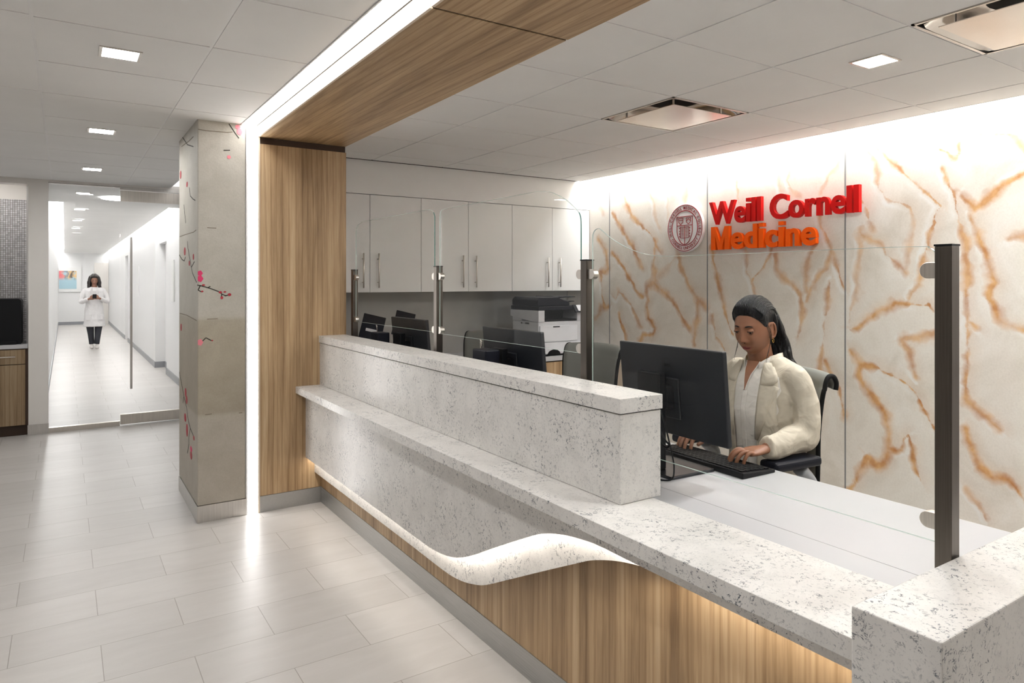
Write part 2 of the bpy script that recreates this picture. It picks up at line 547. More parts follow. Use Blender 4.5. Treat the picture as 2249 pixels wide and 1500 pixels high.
# walls
struct(obj('wall_right', B(4.29, 4.40, -2.3, 5.83, 0, CEIL + 0.12), M['wall']))
struct(obj('wall_back', B(1.45, 4.40, 5.715, 5.83, 0, CEIL + 0.1), M['backsplash']))
struct(obj('wall_office_side', B(1.45, 1.549, 4.75, 5.715, 0, CEIL + 0.05), M['wall']))
mb = MB().box(1.549, 4.255, 5.352, 5.715, 2.136, CEIL + 0.1).box(4.105, 4.255, 5.349, 5.36, 2.136, CEIL + 0.1)
struct(obj('wall_soffit', mb, M['cab']))
struct(obj('trim_2', B(1.549, 4.09, 5.302, 5.349, CEIL + 0.004, CEIL + 0.03), M['seam']))
struct(obj('wall_near', B(-3.3, 4.4, -2.6, -2.5, 0, CEIL + .12), M['leftwall']))
struct(obj('wall_left', B(-3.3, -3.16, -2.5, 8.2, 0, CEIL + .02), M['leftwall']))
struct(obj('wall_lobby_side', MB().box(1.0, 1.12, 4.76, 8.20, 0, CEIL + 0.03), M['wallw']))

# onyx panels with traced veins
VE = """.5|5.271,2.336 5.187,2.174 5.139,2.083
.9|5.215,1.847 5.092,1.711 5.065,1.559 5.105,1.529 5.187,1.53 5.167,1.43 5.16,1.299 5.119,1.187 5.059,1.201
.7|5.173,1.189 5.201,1.123 5.271,1.076
.9|4.832,2.217 4.782,2.116 4.733,2.029 4.648,1.961 4.542,1.893 4.455,1.816 4.427,1.747 4.371,1.686
.9|5.006,2.08 4.941,2.003 4.87,1.935 4.795,1.826 4.708,1.726 4.648,1.634 4.589,1.552
1|5.006,1.704 4.908,1.62 4.832,1.555 4.782,1.48 4.708,1.409 4.684,1.356 4.589,1.3
.8|4.438,1.728 4.455,1.609 4.444,1.478 4.427,1.438 4.542,1.39 4.542,1.329 4.519,1.269 4.542,1.22
.9|4.438,1.422 4.343,1.352 4.262,1.294 4.182,1.231 4.103,1.127 4.027,1.048
.8|4.166,1.66 4.114,1.525 4.052,1.43 3.977,1.337 3.932,1.29 3.855,1.229
.8|3.932,1.29 3.942,1.171 3.967,1.04 3.977,0.917
1|4.542,1.22 4.519,1.109 4.427,1.025 4.455,0.98 4.589,0.964 4.63,0.9
.7|5.006,1.301 4.96,1.272 4.921,1.345 4.857,1.312 4.751,1.231 4.69,1.142 4.612,1.031
1|4.908,1.134 4.87,1.03 4.82,0.928 4.807,0.879
.4|4.513,2.233 4.455,2.147 4.427,1.985 4.382,1.903
.5|4.012,2.31 4.062,2.203 4.078,2.11
.3|4.283,2.15 4.283,1.975
.4|4.182,1.718 4.166,1.66 4.289,1.547 4.399,1.477
.9|3.798,1.72 3.779,1.611 3.742,1.502 3.723,1.395 3.691,1.323 3.668,1.235 3.623,1.106 3.579,1.027
.8|3.784,1.159 3.76,1.07 3.751,0.998 3.691,0.949 3.659,0.898
.6|3.57,2.306 3.544,2.163 3.522,2.039
.6|3.462,1.689 3.449,1.585 3.449,1.499 3.407,1.437 3.386,1.363 3.374,1.312
.8|3.224,1.679 3.276,1.581 3.332,1.505 3.407,1.437
.8|3.193,1.629 3.185,1.53 3.135,1.47 3.052,1.415 2.985,1.335 2.967,1.24 2.978,1.16 3.007,1.047
.4|3.204,2.306 3.173,2.236 3.146,2.085
.5|3.089,2.322 3.07,2.239 3.097,2.161 3.052,2.075 2.989,2.037
.5|2.685,2.262 2.708,2.205 2.768,2.152 2.809,2.08 2.826,2.035
.8|2.836,1.943 2.826,1.803 2.785,1.739 2.751,1.66 2.761,1.599 2.785,1.523 2.854,1.462 2.906,1.384 2.935,1.304
.7|2.854,1.696 2.913,1.62 2.942,1.494 2.931,1.368
.8|2.744,1.66 2.718,1.553 2.685,1.461 2.652,1.386
.8|2.758,1.431 2.775,1.277 2.795,1.184 2.809,1.029 2.829,0.904 2.836,0.816
.9|2.795,0.901 2.751,0.804 2.691,0.735 2.675,0.631 2.652,0.559
1|2.836,0.592 2.843,0.498 2.871,0.4 2.899,0.316
.7|2.566,2.363 2.51,2.295 2.434,2.196 2.425,2.109 2.419,2.021 2.375,1.959 2.289,1.923 2.219,1.883 2.202,1.818 2.208,1.722 2.224,1.639 2.238,1.57 2.252,1.501
.9|2.449,2.314 2.36,2.2 2.289,2.142 2.219,2.055 2.138,1.977 2.085,1.922 2.038,1.872 2.072,1.835 2.077,1.782 2.111,1.724 2.116,1.649 2.151,1.541 2.159,1.459 2.192,1.39 2.224,1.334
.7|2.541,1.961 2.495,1.884 2.486,1.839 2.455,1.765
.8|2.541,1.77 2.526,1.731 2.464,1.698 2.404,1.675 2.375,1.602 2.332,1.573 2.28,1.529 2.247,1.487
.6|2.541,1.755 2.541,1.667 2.557,1.549 2.572,1.372 2.598,1.282 2.62,1.162
1|2.62,1.126 2.557,1.136 2.495,1.197 2.434,1.243 2.375,1.26 2.317,1.304 2.247,1.297 2.164,1.294 2.111,1.301 2.08,1.256
.8|2.151,2.312 2.098,2.248 2.008,2.189 1.958,2.141 1.938,2.178 1.938,2.238
.8|1.884,2.268 1.79,2.264 1.722,2.245 1.655,2.221 1.623,2.161 1.559,2.083
1|1.528,2.079 1.614,2.018 1.666,1.988 1.733,1.953 1.79,1.894 1.86,1.844 1.908,1.9 1.928,1.928
.9|2.033,2.099 1.995,1.988 1.963,1.905 1.958,1.852 1.945,1.785 1.928,1.719 1.908,1.666 1.896,1.483 1.896,1.224 1.896,0.964 1.904,0.807 1.904,0.755 1.837,0.701 1.767,0.648 1.726,0.618
1|1.884,1.807 1.837,1.688 1.801,1.597 1.771,1.482 1.755,1.431 1.79,1.343 1.744,1.255 1.71,1.207 1.614,1.175 1.507,1.145
.9|1.896,1.211 1.848,1.174
.8|2.08,1.129 2.124,1.124 2.178,1.096 2.275,1.081 2.233,1.014 2.211,0.947 2.186,0.853
1|2.617,0.989 2.572,0.942 2.535,0.896 2.557,0.825 2.51,0.757 2.434,0.68 2.375,0.603 2.355,0.436 2.36,0.377 2.39,0.286 2.434,0.27 2.495,0.321 2.541,0.223 2.572,0.142 2.62,0.071
1|2.535,0.896 2.419,0.89 2.332,0.851 2.233,0.806 2.178,0.744 2.124,0.642 2.072,0.557
1|2.355,0.393 2.275,0.4 2.261,0.467 2.233,0.5 2.205,0.422 2.178,0.277 2.159,0.24
1|1.904,0.599 1.872,0.488 1.832,0.394 1.767,0.345 1.688,0.351 1.633,0.29 1.528,0.161
.7|1.904,0.248 1.837,0.175 1.801,0.108
.8|1.688,1.667 1.614,1.676 1.528,1.623"""
segs = []
for l in VE.strip().split('\n'):
    w, p = l.split('|')
    pts = [tuple(map(float, q.split(','))) for q in p.split()]
    # finer wiggly path
    pp = [pts[0]]
    for a, b in zip(pts, pts[1:]):
        n = max(2, int(math.dist(a, b) / 0.04))
        for k in range(1, n + 1):
            t = k / n
            j = 0.009 if k < n else 0
            pp.append((a[0] + (b[0] - a[0]) * t + random.uniform(-j, j), a[1] + (b[1] - a[1]) * t + random.uniform(-j, j)))
    for a, b in zip(pp, pp[1:]):
        segs.append((a[0], a[1], b[0], b[1], float(w)))
SG = np.array(segs)
def vein_field(Y, Z):
    best = np.full(Y.shape, 9.0); st = np.zeros(Y.shape); side = np.zeros(Y.shape)
    for y0, z0, y1, z1, w in SG:
        dy, dz = y1 - y0, z1 - z0
        l2 = dy * dy + dz * dz + 1e-9
        t = np.clip(((Y - y0) * dy + (Z - z0) * dz) / l2, 0, 1)
        ey, ez = Y - (y0 + dy * t), Z - (z0 + dz * t)
        d = np.sqrt(ey * ey + ez * ez)
        m = d < best
        best[m] = d[m]; st[m] = w
        s = (dy * (Z - z0) - dz * (Y - y0)) > 0
        side[m] = s[m]
    return best, st, side
def onyx_panel(name, y0, y1, label):
    z0, z1 = 0.0, CEIL + 0.08
    ny = max(2, int((y1 - y0) / 0.009)); nz = int((z1 - z0) / 0.009)
    ys = np.linspace(y0, y1, ny); zs = np.linspace(z0, z1, nz)
    Yg, Zg = np.meshgrid(ys, zs, indexing='ij')
    best, st, side = vein_field(Yg.ravel(), Zg.ravel())
    v = [(XW, float(a), float(b)) for a, b in zip(Yg.ravel(), Zg.ravel())]
    f = [(i * nz + j, i * nz + j + 1, (i + 1) * nz + j + 1, (i + 1) * nz + j) for i in range(ny - 1) for j in range(nz - 1)]
    n0 = len(v)
    mb = MB(); mb.v = v; mb.f = f
    mb.box(XW + 0.0005, XW + 0.02, y0, y1, z0, z1)
    me = bpy.data.meshes.new(name)
    me.from_pydata(mb.v, [], mb.f)
    ca = me.color_attributes.new('vein', 'FLOAT_COLOR', 'POINT')
    arr = np.ones((len(mb.v), 4), dtype=np.float32)
    arr[:n0, 0] = np.clip(best / 0.11, 0, 1); arr[:n0, 1] = st; arr[:n0, 2] = side
    arr[n0:, 1] = 0
    ca.data.foreach_set('color', arr.ravel())
    o = mesh_obj(name, me, M['onyx'])
    return tag(o, label, 'wall panel', 'veined stone panels of the right wall')
JY = [5.713, 5.046, 3.837, 2.647, 1.447, 0.24]
lab = ['narrow veined stone wall panel in the far corner beside the white cabinets',
       'veined stone wall panel carrying the round red and white seal',
       'veined stone wall panel behind the red and orange lettering',
       'veined stone wall panel right of the lettering, behind the nearest dark post',
       'veined stone wall panel at the right edge of the photo']
for k in range(5):
    onyx_panel('stone_wall_panel', JY[k + 1] + 0.004, JY[k] - 0.004, lab[k])
mb = MB()
for y in JY[1:5]: mb.box(XW - 0.002, XW + 0.03, y - 0.0045, y + 0.0045, 0, CEIL + 0.08)
struct(obj('trim_3', mb, M['greyseam']))

# ------------------------------------------------------------------ portal of wood
po = thing('wood_portal', 'light walnut portal framing the reception desk, upright panel and ceiling beam', 'portal', (1.275, 4.6, 0))
obj('upright_panel', B(1.003, 1.549, 4.545, 4.75, 0.101, 2.293), M['woodv'], po)
obj('edge_strip', B(0.992, 1.003, 4.541, 4.75, 0, 2.334), M['cream'], po)
obj('shadow_gap', B(1.006, 1.546, 4.555, 4.75, 2.293, 2.334), M['darkwood'], po)
obj('kick_plate', B(1.003, 1.549, 4.541, 4.74, 0, 0.1), M['steel'], po)
obj('beam_panel', B(1.003, 1.549, 2.09, 4.75, 2.335, 2.45), M['woody'], po)
obj('beam_panel', B(1.003, 1.549, -2.3, 2.078, 2.335, 2.45), M['woody'], po)
obj('seam', B(1.004, 1.548, 2.0781, 2.0899, 2.338, 2.45), M['blackm'], po)
obj('side_panel', MB().box(0.992, 1.003, 2.09, 4.75, 2.335, 2.405).box(0.992, 1.003, -2.3, 2.078, 2.335, 2.405), M['cream'], po)
obj('side_reveal', B(0.985, 1.0, -2.3, 4.75, 2.405, 2.41), M['seam'], po)

ls = thing('led_strip_light', 'glowing white light strip running up beside the concrete column and along the ceiling', 'light', (0.96, 4.55, 0))
obj('upright_diffuser', B(0.932, 0.990, 4.553, 4.60, 0.003, CEIL), M['led'], ls)
obj('ceiling_diffuser', B(0.900, 0.978, 1.2, 4.553, CEIL - 0.001, CEIL + 0.02), M['led'], ls)
obj('housing', MB().box(0.922, 0.931, 4.548, 4.75, 0, CEIL).box(0.893, 0.899, -2.2, 4.553, CEIL - 0.003, CEIL + 0.02).box(0.931, 0.99, 4.605, 4.75, 0, CEIL), M['tbar'], ls)

# ------------------------------------------------------------------ concrete column with painted blossom
co = thing('concrete_column', 'square bare concrete column painted with pink blossom branches', 'column', (0.78, 4.95, 0))
obj('shaft', B(0.652, 0.920, 4.548, 5.351, 0.1, CEIL + 0.02), M['concrete'], co, bevel=0.006)
obj('kick_plate', B(0.649, 0.922, 4.545, 5.353, 0, 0.1), M['steelz'], co)
FBR= [[(0.65, 1.415), (0.667, 1.412), (0.717, 1.396), (0.767, 1.376), (0.785, 1.36), (0.81, 1.348)], [(0.667, 1.412), (0.655, 1.385), (0.674, 1.374)], [(0.785, 1.36), (0.782, 1.343)], [(0.8, 1.349), (0.831, 1.356)], [(0.679, 1.081), (0.697, 1.1), (0.727, 1.082)], [(0.825, 2.394), (0.859, 2.343), (0.882, 2.312)], [(0.795, 2.23), (0.831, 2.234)], [(0.707, 1.399), (0.722, 1.407)]]
FCR= [[(0.655, 2.34), (0.697, 2.337), (0.818, 2.341), (0.846, 2.347)], [(0.704, 1.211), (0.762, 1.212)], [(0.692, 0.64), (0.729, 0.642)], [(0.882, 0.631), (0.901, 0.632)], [(0.704, 1.758), (0.754, 1.757)]]
FFL= [(0.665, 1.485, 0.014, 0.016), (0.665, 1.453, 0.017, 0.019), (0.665, 1.074, 0.016, 0.019), (0.875, 2.381, 0.015, 0.014), (0.885, 2.352, 0.016, 0.02), (0.825, 2.192, 0.011, 0.011)]
FBU= [(0.777, 1.371, 0.01, 0.007), (0.785, 1.338, 0.008, 0.009), (0.802, 1.373, 0.008, 0.005), (0.828, 1.356, 0.01, 0.009), (0.677, 1.377, 0.007, 0.005), (0.684, 1.415, 0.009, 0.005), (0.732, 1.082, 0.005, 0.004)]
SBR= [[(5.338, 0.814), (5.204, 0.734), (5.118, 0.678), (4.993, 0.621), (4.913, 0.546), (4.835, 0.516), (4.723, 0.494), (4.669, 0.482)], [(4.835, 0.516), (4.893, 0.449), (4.893, 0.405), (4.953, 0.335)], [(5.338, 1.619), (5.204, 1.584), (5.096, 1.572), (5.055, 1.595)], [(4.953, 1.694), (4.933, 1.649), (4.797, 1.53), (4.741, 1.487), (4.581, 1.431)], [(4.874, 2.03), (4.835, 1.974), (4.723, 1.943), (4.633, 1.926)], [(5.118, 1.943), (5.075, 1.879), (5.034, 1.817)], [(5.204, 2.41), (4.953, 2.314), (4.705, 2.262)], [(4.779, 1.527), (4.669, 1.556)], [(5.118, 0.678), (5.16, 0.627)]]
SCR= [[(5.315, 1.743), (5.096, 1.743), (4.705, 1.738), (4.598, 1.745)], [(5.315, 1.219), (4.993, 1.219), (4.705, 1.208), (4.581, 1.203)], [(5.226, 2.346), (4.893, 2.327), (4.705, 2.323)]]
SFL= [(4.797, 0.392, 0.037, 0.017)]
SBU= [(5.034, 0.713, 0.033, 0.029), (4.993, 0.672, 0.036, 0.027), (5.055, 0.547, 0.042, 0.027), (4.973, 0.478, 0.036, 0.041), (4.797, 0.353, 0.037, 0.026), (5.075, 1.634, 0.037, 0.027), (4.705, 1.587, 0.024, 0.019), (4.874, 1.552, 0.023, 0.017), (4.973, 2.062, 0.032, 0.018), (5.27, 2.161, 0.033, 0.028), (5.248, 1.126, 0.027, 0.025), (4.687, 0.481, 0.024, 0.014)]

def ribbon(mb, pts, w, face):
    for (a, b), (c, d) in zip(pts, pts[1:]):
        L_ = math.hypot(c - a, d - b) or 1
        n = (-(d - b) / L_ * w, (c - a) / L_ * w)
        q = [(a + n[0], b + n[1]), (c + n[0], d + n[1]), (c - n[0], d - n[1]), (a - n[0], b - n[1])]
        if face == 'f': mb.prism(q, 'y', 4.5468, 4.549)
        else: mb.prism(q, 'x', 0.6508, 0.653)
def blob(mb, e, face, petals=1):
    a, b, ra, rb = e
    for k in range(petals):
        ph = k * 2 * PI / max(petals, 1)
        ca, cb = (a + ra * 0.5 * math.cos(ph), b + rb * 0.5 * math.sin(ph)) if petals > 1 else (a, b)
        s = 0.55 if petals > 1 else 1
        q = []
        for i in range(14):
            t = 2 * PI * i / 14
            q.append((ca + ra * s * math.cos(t), cb + rb * s * math.sin(t)))
        if face == 'f':
            q = [(max(x, 0.6535), z) for x, z in q]; mb.prism(q, 'y', 4.5464 - k * 0.0001, 4.549)
        else: mb.prism(q, 'x', 0.6504 - k * 0.0001, 0.653)
for nm, fa, sa, w, mt in (('painted_branch', FBR, SBR, 0.0028, 'twig'), ('crack', FCR, SCR, 0.0022, 'crack')):
    mb = MB()
    for p in fa: ribbon(mb, p, w, 'f')
    for p in sa: ribbon(mb, p, w * 1.15, 's')
    obj(nm, mb, M[mt], co)
mb = MB()
for e in FBU: blob(mb, e, 'f')
for e in SBU: blob(mb, e, 's')
obj('painted_bud', mb, M['bud'], co)
for i, e in enumerate(FFL):
    obj('painted_blossom', (lambda m: (blob(m, e, 'f', 5), m)[1])(MB()), M['pink'] if i < 2 else M['pinkl'], co)
for e in SFL:
    obj('painted_blossom', (lambda m: (blob(m, e, 's', 5), m)[1])(MB()), M['pink'], co)

# ------------------------------------------------------------------ reception counter
X0 = 1.383
rc = thing('reception_counter', 'long reception counter of speckled white stone over light walnut with a steel kick', 'counter', (1.45, 2.6, 0))
obj('wood_front', B(X0, 1.54, 0.74, 4.545, 0.1, 0.70), M['woodv'], rc)
obj('kick_plate', B(1.380, 1.50, 0.60, 4.545, 0, 0.1), M['steel'], rc)
obj('lower_ledge', B(1.220, 1.507, 0.731, 4.545, 0.722, 0.765), M['quartz'], rc, bevel=0.0015)
obj('raised_wall', B(1.374, 1.540, 1.580, 4.545, 0.766, 1.035), M['quartz'], rc, bevel=0.0012)
obj('shadow_line', B(1.378, 1.536, 1.584, 4.545, 1.035, 1.039), M['seam'], rc)
obj('raised_cap', B(1.368, 1.543, 1.574, 4.545, 1.039, 1.084), M['quartz'], rc, bevel=0.0015)
obj('end_block', B(1.190, 2.45, 0.569, 0.729, 0, 0.841), M['quartz2'], rc, bevel=0.003)
def smooth_curve(pts, n=8):
    out = []
    P_ = [pts[0]] + list(pts) + [pts[-1]]
    for i in range(1, len(P_) - 2):
        p0, p1, p2, p3 = [np.array(q) for q in P_[i - 1:i + 3]]
        for k in range(n):
            t = k / n
            out.append(tuple(0.5 * ((2 * p1) + (-p0 + p2) * t + (2 * p0 - 5 * p1 + 4 * p2 - p3) * t * t + (-p0 + 3 * p1 - 3 * p2 + p3) * t ** 3)))
    out.append(tuple(pts[-1]))
    return out
OUT = smooth_curve([(4.545, .304), (3.9, .304), (3.422, .304), (2.99, .304), (2.8, .303), (2.668, .306), (2.558, .318), (2.453, .343), (2.342, .386), (2.213, .45), (2.037, .535), (1.91, .594), (1.832, .624), (1.74, .647), (1.654, .66), (1.573, .667), (1.46, .667), (1.237, .667), (0.731, .667)])
INN = smooth_curve([(4.545, .201), (3.8, .201), (3.088, .201), (2.896, .2), (2.723, .199), (2.61, .202), (2.505, .215), (2.391, .243), (2.311, .273), (2.163, .344), (1.942, .451), (1.751, .542), (1.682, .574), (1.6, .602), (1.524, .621), (1.44, .636), (1.35, .65), (1.2, .68), (0.90, .70)])
def apron(curve, xa, xb, ztop):
    mb = MB(); v = []; n = len(curve)
    for y, z in curve: v += [(xa, y, z), (xb, y, z), (xb, y, ztop), (xa, y, ztop)]
    f = []
    for i in range(n - 1):
        a, b = i * 4, i * 4 + 4
        for k in range(4): f.append((a + k, b + k, b + (k + 1) % 4, a + (k + 1) % 4))
    f += [(0, 1, 2, 3), ((n - 1) * 4 + 3, (n - 1) * 4 + 2, (n - 1) * 4 + 1, (n - 1) * 4)]
    return mb.add(v, f)
obj('outer_apron', apron(OUT, 1.283, 1.303, 0.722), M['quartz'], rc)
obj('inner_apron', apron(INN, 1.340, 1.383, 0.722), M['quartz'], rc)
led = MB(); v = []
for y, z in OUT: v += [(1.304, y, z + 0.012), (1.318, y, z + 0.012), (1.318, y, z + 0.02), (1.304, y, z + 0.02)]
f = []
for i in range(len(OUT) - 1):
    a, b = i * 4, i * 4 + 4
    for k in range(4): f.append((a + k, b + k, b + (k + 1) % 4, a + (k + 1) % 4))
led.add(v, f)
obj('glow_strip', led, M['ledw'], rc)

# ------------------------------------------------------------------ desk behind the counter
dk = thing('reception_desk', 'white laminate desktop behind the stone counter, with a thin grey seam', 'desk', (1.85, 2.6, 0))
obj('worktop', MB().box(1.509, 1.654, 0.731, 4.54, 0.715, 0.745).box(1.6565, 2.15, 0.731, 4.54, 0.715, 0.745), M['laminate'], dk)
obj('seam', B(1.654, 1.6565, 0.731, 4.54, 0.715, 0.7445), M['greyseam'], dk)
obj('modesty_panel', B(1.56, 1.58, 0.75, 4.52, 0.0, 0.715), M['cab'], dk)
for y in (0.76, 2.40, 4.48):
    obj('side_support', B(1.62, 2.10, y, y + 0.025, 0, 0.715), M['cab'], dk)

# ------------------------------------------------------------------ posts and glass screens
GX = 1.592
PY = [0.7335, 1.998, 3.235, 4.485]
plab = ['nearest and tallest-looking dark metal screen post, at the right above the stone end block',
        'dark metal screen post at the near end of the raised stone wall',
        'dark metal screen post in the middle of the raised stone wall',
        'dark metal screen post against the walnut portal']
for k, y in enumerate(PY):
    t = thing('screen_post', plab[k], 'post', (GX, y + 0.018, 0.745), group='dark posts holding the glass screens')
    obj('shaft', B(GX - 0.0175, GX + 0.0175, y, y + 0.036, 0.745, 1.512), M['bronze'], t, bevel=0.0015)
    obj('cap', B(GX - 0.0185, GX + 0.0185, y - 0.001, y + 0.037, 1.512, 1.516), M['black'], t)
    zs = (1.459, 0.907) if k == 0 else (1.462, 1.186)
    for z in zs if k else zs:
        for sgn in (((1,) if k == 0 else ((-1, 1) if k < 3 else (-1,)))):
            yy = y + 0.036 if sgn > 0 else y
            zz = z
            if k == 1 and sgn < 0 and z < 1.3: zz = 0.907
            q = [(yy, zz - 0.018), (yy + sgn * 0.018, zz - 0.018)]
            q += [(yy + sgn * (0.018 + 0.018 * math.sin(a)), zz - 0.018 * math.cos(a)) for a in [PI * i / 10 for i in range(1, 10)]]
            q += [(yy + sgn * 0.018, zz + 0.018), (yy, zz + 0.018)]
            obj('clamp', MB().prism(q, 'x', GX - 0.011, GX + 0.011), M['nickel'], t, bevel=0.001)
def pane(name, outline, label, edge):
    mb = MB().prism(outline, 'x', GX - 0.0022, GX + 0.0022)
    t = thing(name, label, 'glass screen', (GX, sum(p[0] for p in outline) / len(outline), min(p[1] for p in outline)), group='glass screens above the counter')
    obj('pane', mb, M['glass'], t)
    # polished rim
    n = len(outline); v = []; f = []
    for i, p in enumerate(outline):
        v += [(GX - 0.0024, p[0], p[1]), (GX + 0.0024, p[0], p[1])]
    cx = sum(p[0] for p in outline) / n; cz = sum(p[1] for p in outline) / n
    for i in range(n):
        p = outline[i]; a = outline[i - 1]; b = outline[(i + 1) % n]
        tx, tz = b[0] - a[0], b[1] - a[1]; l = math.hypot(tx, tz) or 1
        nx, nz = -tz / l, tx / l
        if nx * (p[0] - cx) + nz * (p[1] - cz) > 0: nx, nz = -nx, -nz
        v2 = (p[0] + nx * 0.0012, p[1] + nz * 0.0012)


        ins.append(v2)
    for i in range(n):
        v += [(GX - 0.0024, ins[i][0], ins[i][1]), (GX + 0.0024, ins[i][0], ins[i][1])]
    for i in range(n):
        j = (i + 1) % n
        f += [(2 * i, 2 * i + 1, 2 * j + 1, 2 * j), (2 * n + 2 * i, 2 * n + 2 * j, 2 * n + 2 * j + 1, 2 * n + 2 * i + 1),
              (2 * i, 2 * j, 2 * n + 2 * j, 2 * n + 2 * i), (2 * i + 1, 2 * n + 2 * i + 1, 2 * n + 2 * j + 1, 2 * j + 1)]
    eo = obj('polished_edge', MB().add(v, f), M['glassedge'], t)
    if edge is M['glassgreen']:
        eo.data.materials.append(edge)
        ym = min(p[0] for p in outline) + .012
        for pl in eo.data.polygons:
            if pl.center.y < ym: pl.material_index = 1
    ins.clear()
ins = []
pane('glass_screen', [(4.475, 1.172), (4.475, 1.762), (4.467, 1.785), (4.44, 1.808), (4.36, 1.822), (4.16, 1.823), (3.8, 1.82), (3.49, 1.818), (3.374, 1.818), (3.335, 1.812), (3.305, 1.797), (3.292, 1.775), (3.292, 1.172)],
     'clear glass screen farthest away, between the two farthest posts', M['glassgreen'])
g2 = smooth_curve([(3.233, 1.70), (3.233, 1.762), (3.226, 1.788), (3.20, 1.802), (3.1, 1.804), (2.75, 1.803), (2.445, 1.803), (2.343, 1.802), (2.262, 1.793), (2.201, 1.774), (2.141, 1.747), (2.092, 1.716), (2.064, 1.694), (2.053, 1.67), (2.051, 1.636)], 3)
pane('glass_screen', [(3.233, 1.168)] + g2 + [(2.051, 1.168)],
     'clear glass screen with a sloping corner, in the middle of the raised wall', M['glassgreen'])
g3 = smooth_curve([(1.984, 1.53), (1.984, 1.59), (1.977, 1.615), (1.959, 1.626), (1.938, 1.622), (1.885, 1.59), (1.824, 1.562), (1.744, 1.534), (1.656, 1.519), (1.574, 1.515), (1.442, 1.514), (1.061, 1.514), (0.815, 1.514), (0.79, 1.511), (0.775, 1.5), (0.77, 1.483)], 3)
pane('glass_screen', [(1.984, 0.859)] + g3 + [(0.772, 0.859)],
     'clear glass screen nearest the camera, in front of the seated woman', M['glassedge'])
# ------------------------------------------------------------------ ceiling fixtures
def downlight(x, y, label, s=0.13, mat='lamp', grp='square recessed downlights', z=CEIL):
    t = thing('recessed_downlight', label, 'ceiling light', (x, y, z), group=grp)
    h = s / 2
    mb = MB()
    for a in ((x - h - .012, x + h + .012, y - h - .012, y - h), (x - h - .012, x + h + .012, y + h, y + h + .012),
              (x - h - .012, x - h, y - h, y + h), (x + h, x + h + .012, y - h, y + h)):
        mb.box(*a, z - 0.004, z + 0.001)
    obj('trim_frame', mb, M['nickel'], t)
    obj('diffuser', B(x - h, x + h, y - h, y + h, z - 0.0015, z + 0.001), M[mat], t)
    return t
for y, lb in ((3.43, 'square downlight in the lobby ceiling nearest the camera, upper left'),
              (5.25, 'square downlight in the lobby ceiling, second in the row beside the concrete column'),
              (7.07, 'square downlight in the lobby ceiling just in front of the glass doors')):
    downlight(0.195, y, lb)
for y, w_ in ((1.6, 'overhead, just beyond the top edge'), (-0.25, 'overhead, behind the camera')):
    downlight(0.195, y, 'square lobby downlight ' + w_)
for y, w_ in ((-1.0, 'behind the camera'), (1.6, 'beside the camera'), (4.2, 'halfway to the niche'), (6.6, 'nearest the niche')):
    downlight(-1.63, y, 'square lobby downlight added as unseen fill in a left row, ' + w_)  # left row is added outside the view to lift lobby brightness
downlight(2.93, 1.683, 'square downlight in the office ceiling between the two steel air diffusers', mat='lampo')
for x, y, w_ in ((2.32, .46, 'above the stone end block'), (1.78, 1.07, 'beside the walnut beam'), (3.54, 1.07, 'right of the nearest air diffuser'), (3.54, -.15, 'far right, out of view')):
    downlight(x, y, 'square office downlight added as unseen fill, ' + w_)  # fill lamps added above the frame to brighten the office

def diffuser(x, y, label):
    t = thing('air_diffuser', label, 'air vent', (x, y, CEIL), group='square steel air diffusers')
    a = 0.298
    mb = MB()
    for q in ((x - a, x + a, y - a, y - a + .012), (x - a, x + a, y + a - .012, y + a), (x - a, x - a + .012, y - a, y + a), (x + a - .012, x + a, y - a, y + a)):
        mb.box(*q, CEIL - 0.003, CEIL + 0.004)
    obj('rim', mb, M['nickel'], t)
    # curved pan rising to the neck
    v = []; f = []; n = 8; rings = 9
    for r in range(rings):
        u = r / (rings - 1)
        s = a - 0.012 - u * 0.13
        z = CEIL + 0.085 * (math.sin(u * PI / 2))
        e = 2 + 8 * (1 - u)
        for k in range(48):
            q = 2 * PI * k / 48
            c_, s_ = math.cos(q), math.sin(q)
            d = (abs(c_) ** e + abs(s_) ** e) ** (-1 / e)
            v.append((x + s * d * c_, y + s * d * s_, z))
    for r in range(rings - 1):
        for k in range(48):
            f.append((r * 48 + k, r * 48 + (k + 1) % 48, (r + 1) * 48 + (k + 1) % 48, (r + 1) * 48 + k))
    obj('pan', MB().add(v, f), M['chrome'], t, smooth=True)
    obj('duct_neck', MB().loft([((x, y, CEIL + 0.084), (.155, 0, 0), (0, .155, 0)), ((x, y, CEIL + 0.098), (.155, 0, 0), (0, .155, 0))]), M['blackm'], t)
    obj('face_plate', B(x - 0.231, x + 0.231, y - 0.231, y + 0.231, CEIL - 0.015, CEIL - 0.012), M['chrome2'], t)
    for sx in (-1, 1):
        for sy in (-1, 1):
            obj('bracket', B(x + sx * .19 - .006, x + sx * .19 + .006, y + sy * .19 - .002, y + sy * .19 + .002, CEIL - 0.012, CEIL + 0.078), M['nickel'], t)
M['chrome2'] = pbr('satin_plate', rgb(225, 218, 210), 0.22, 1.0)
diffuser(2.93, 2.903, 'square steel air diffuser in the middle of the office ceiling')
diffuser(2.93, 1.073, 'square steel air diffuser at the upper right corner of the photo')

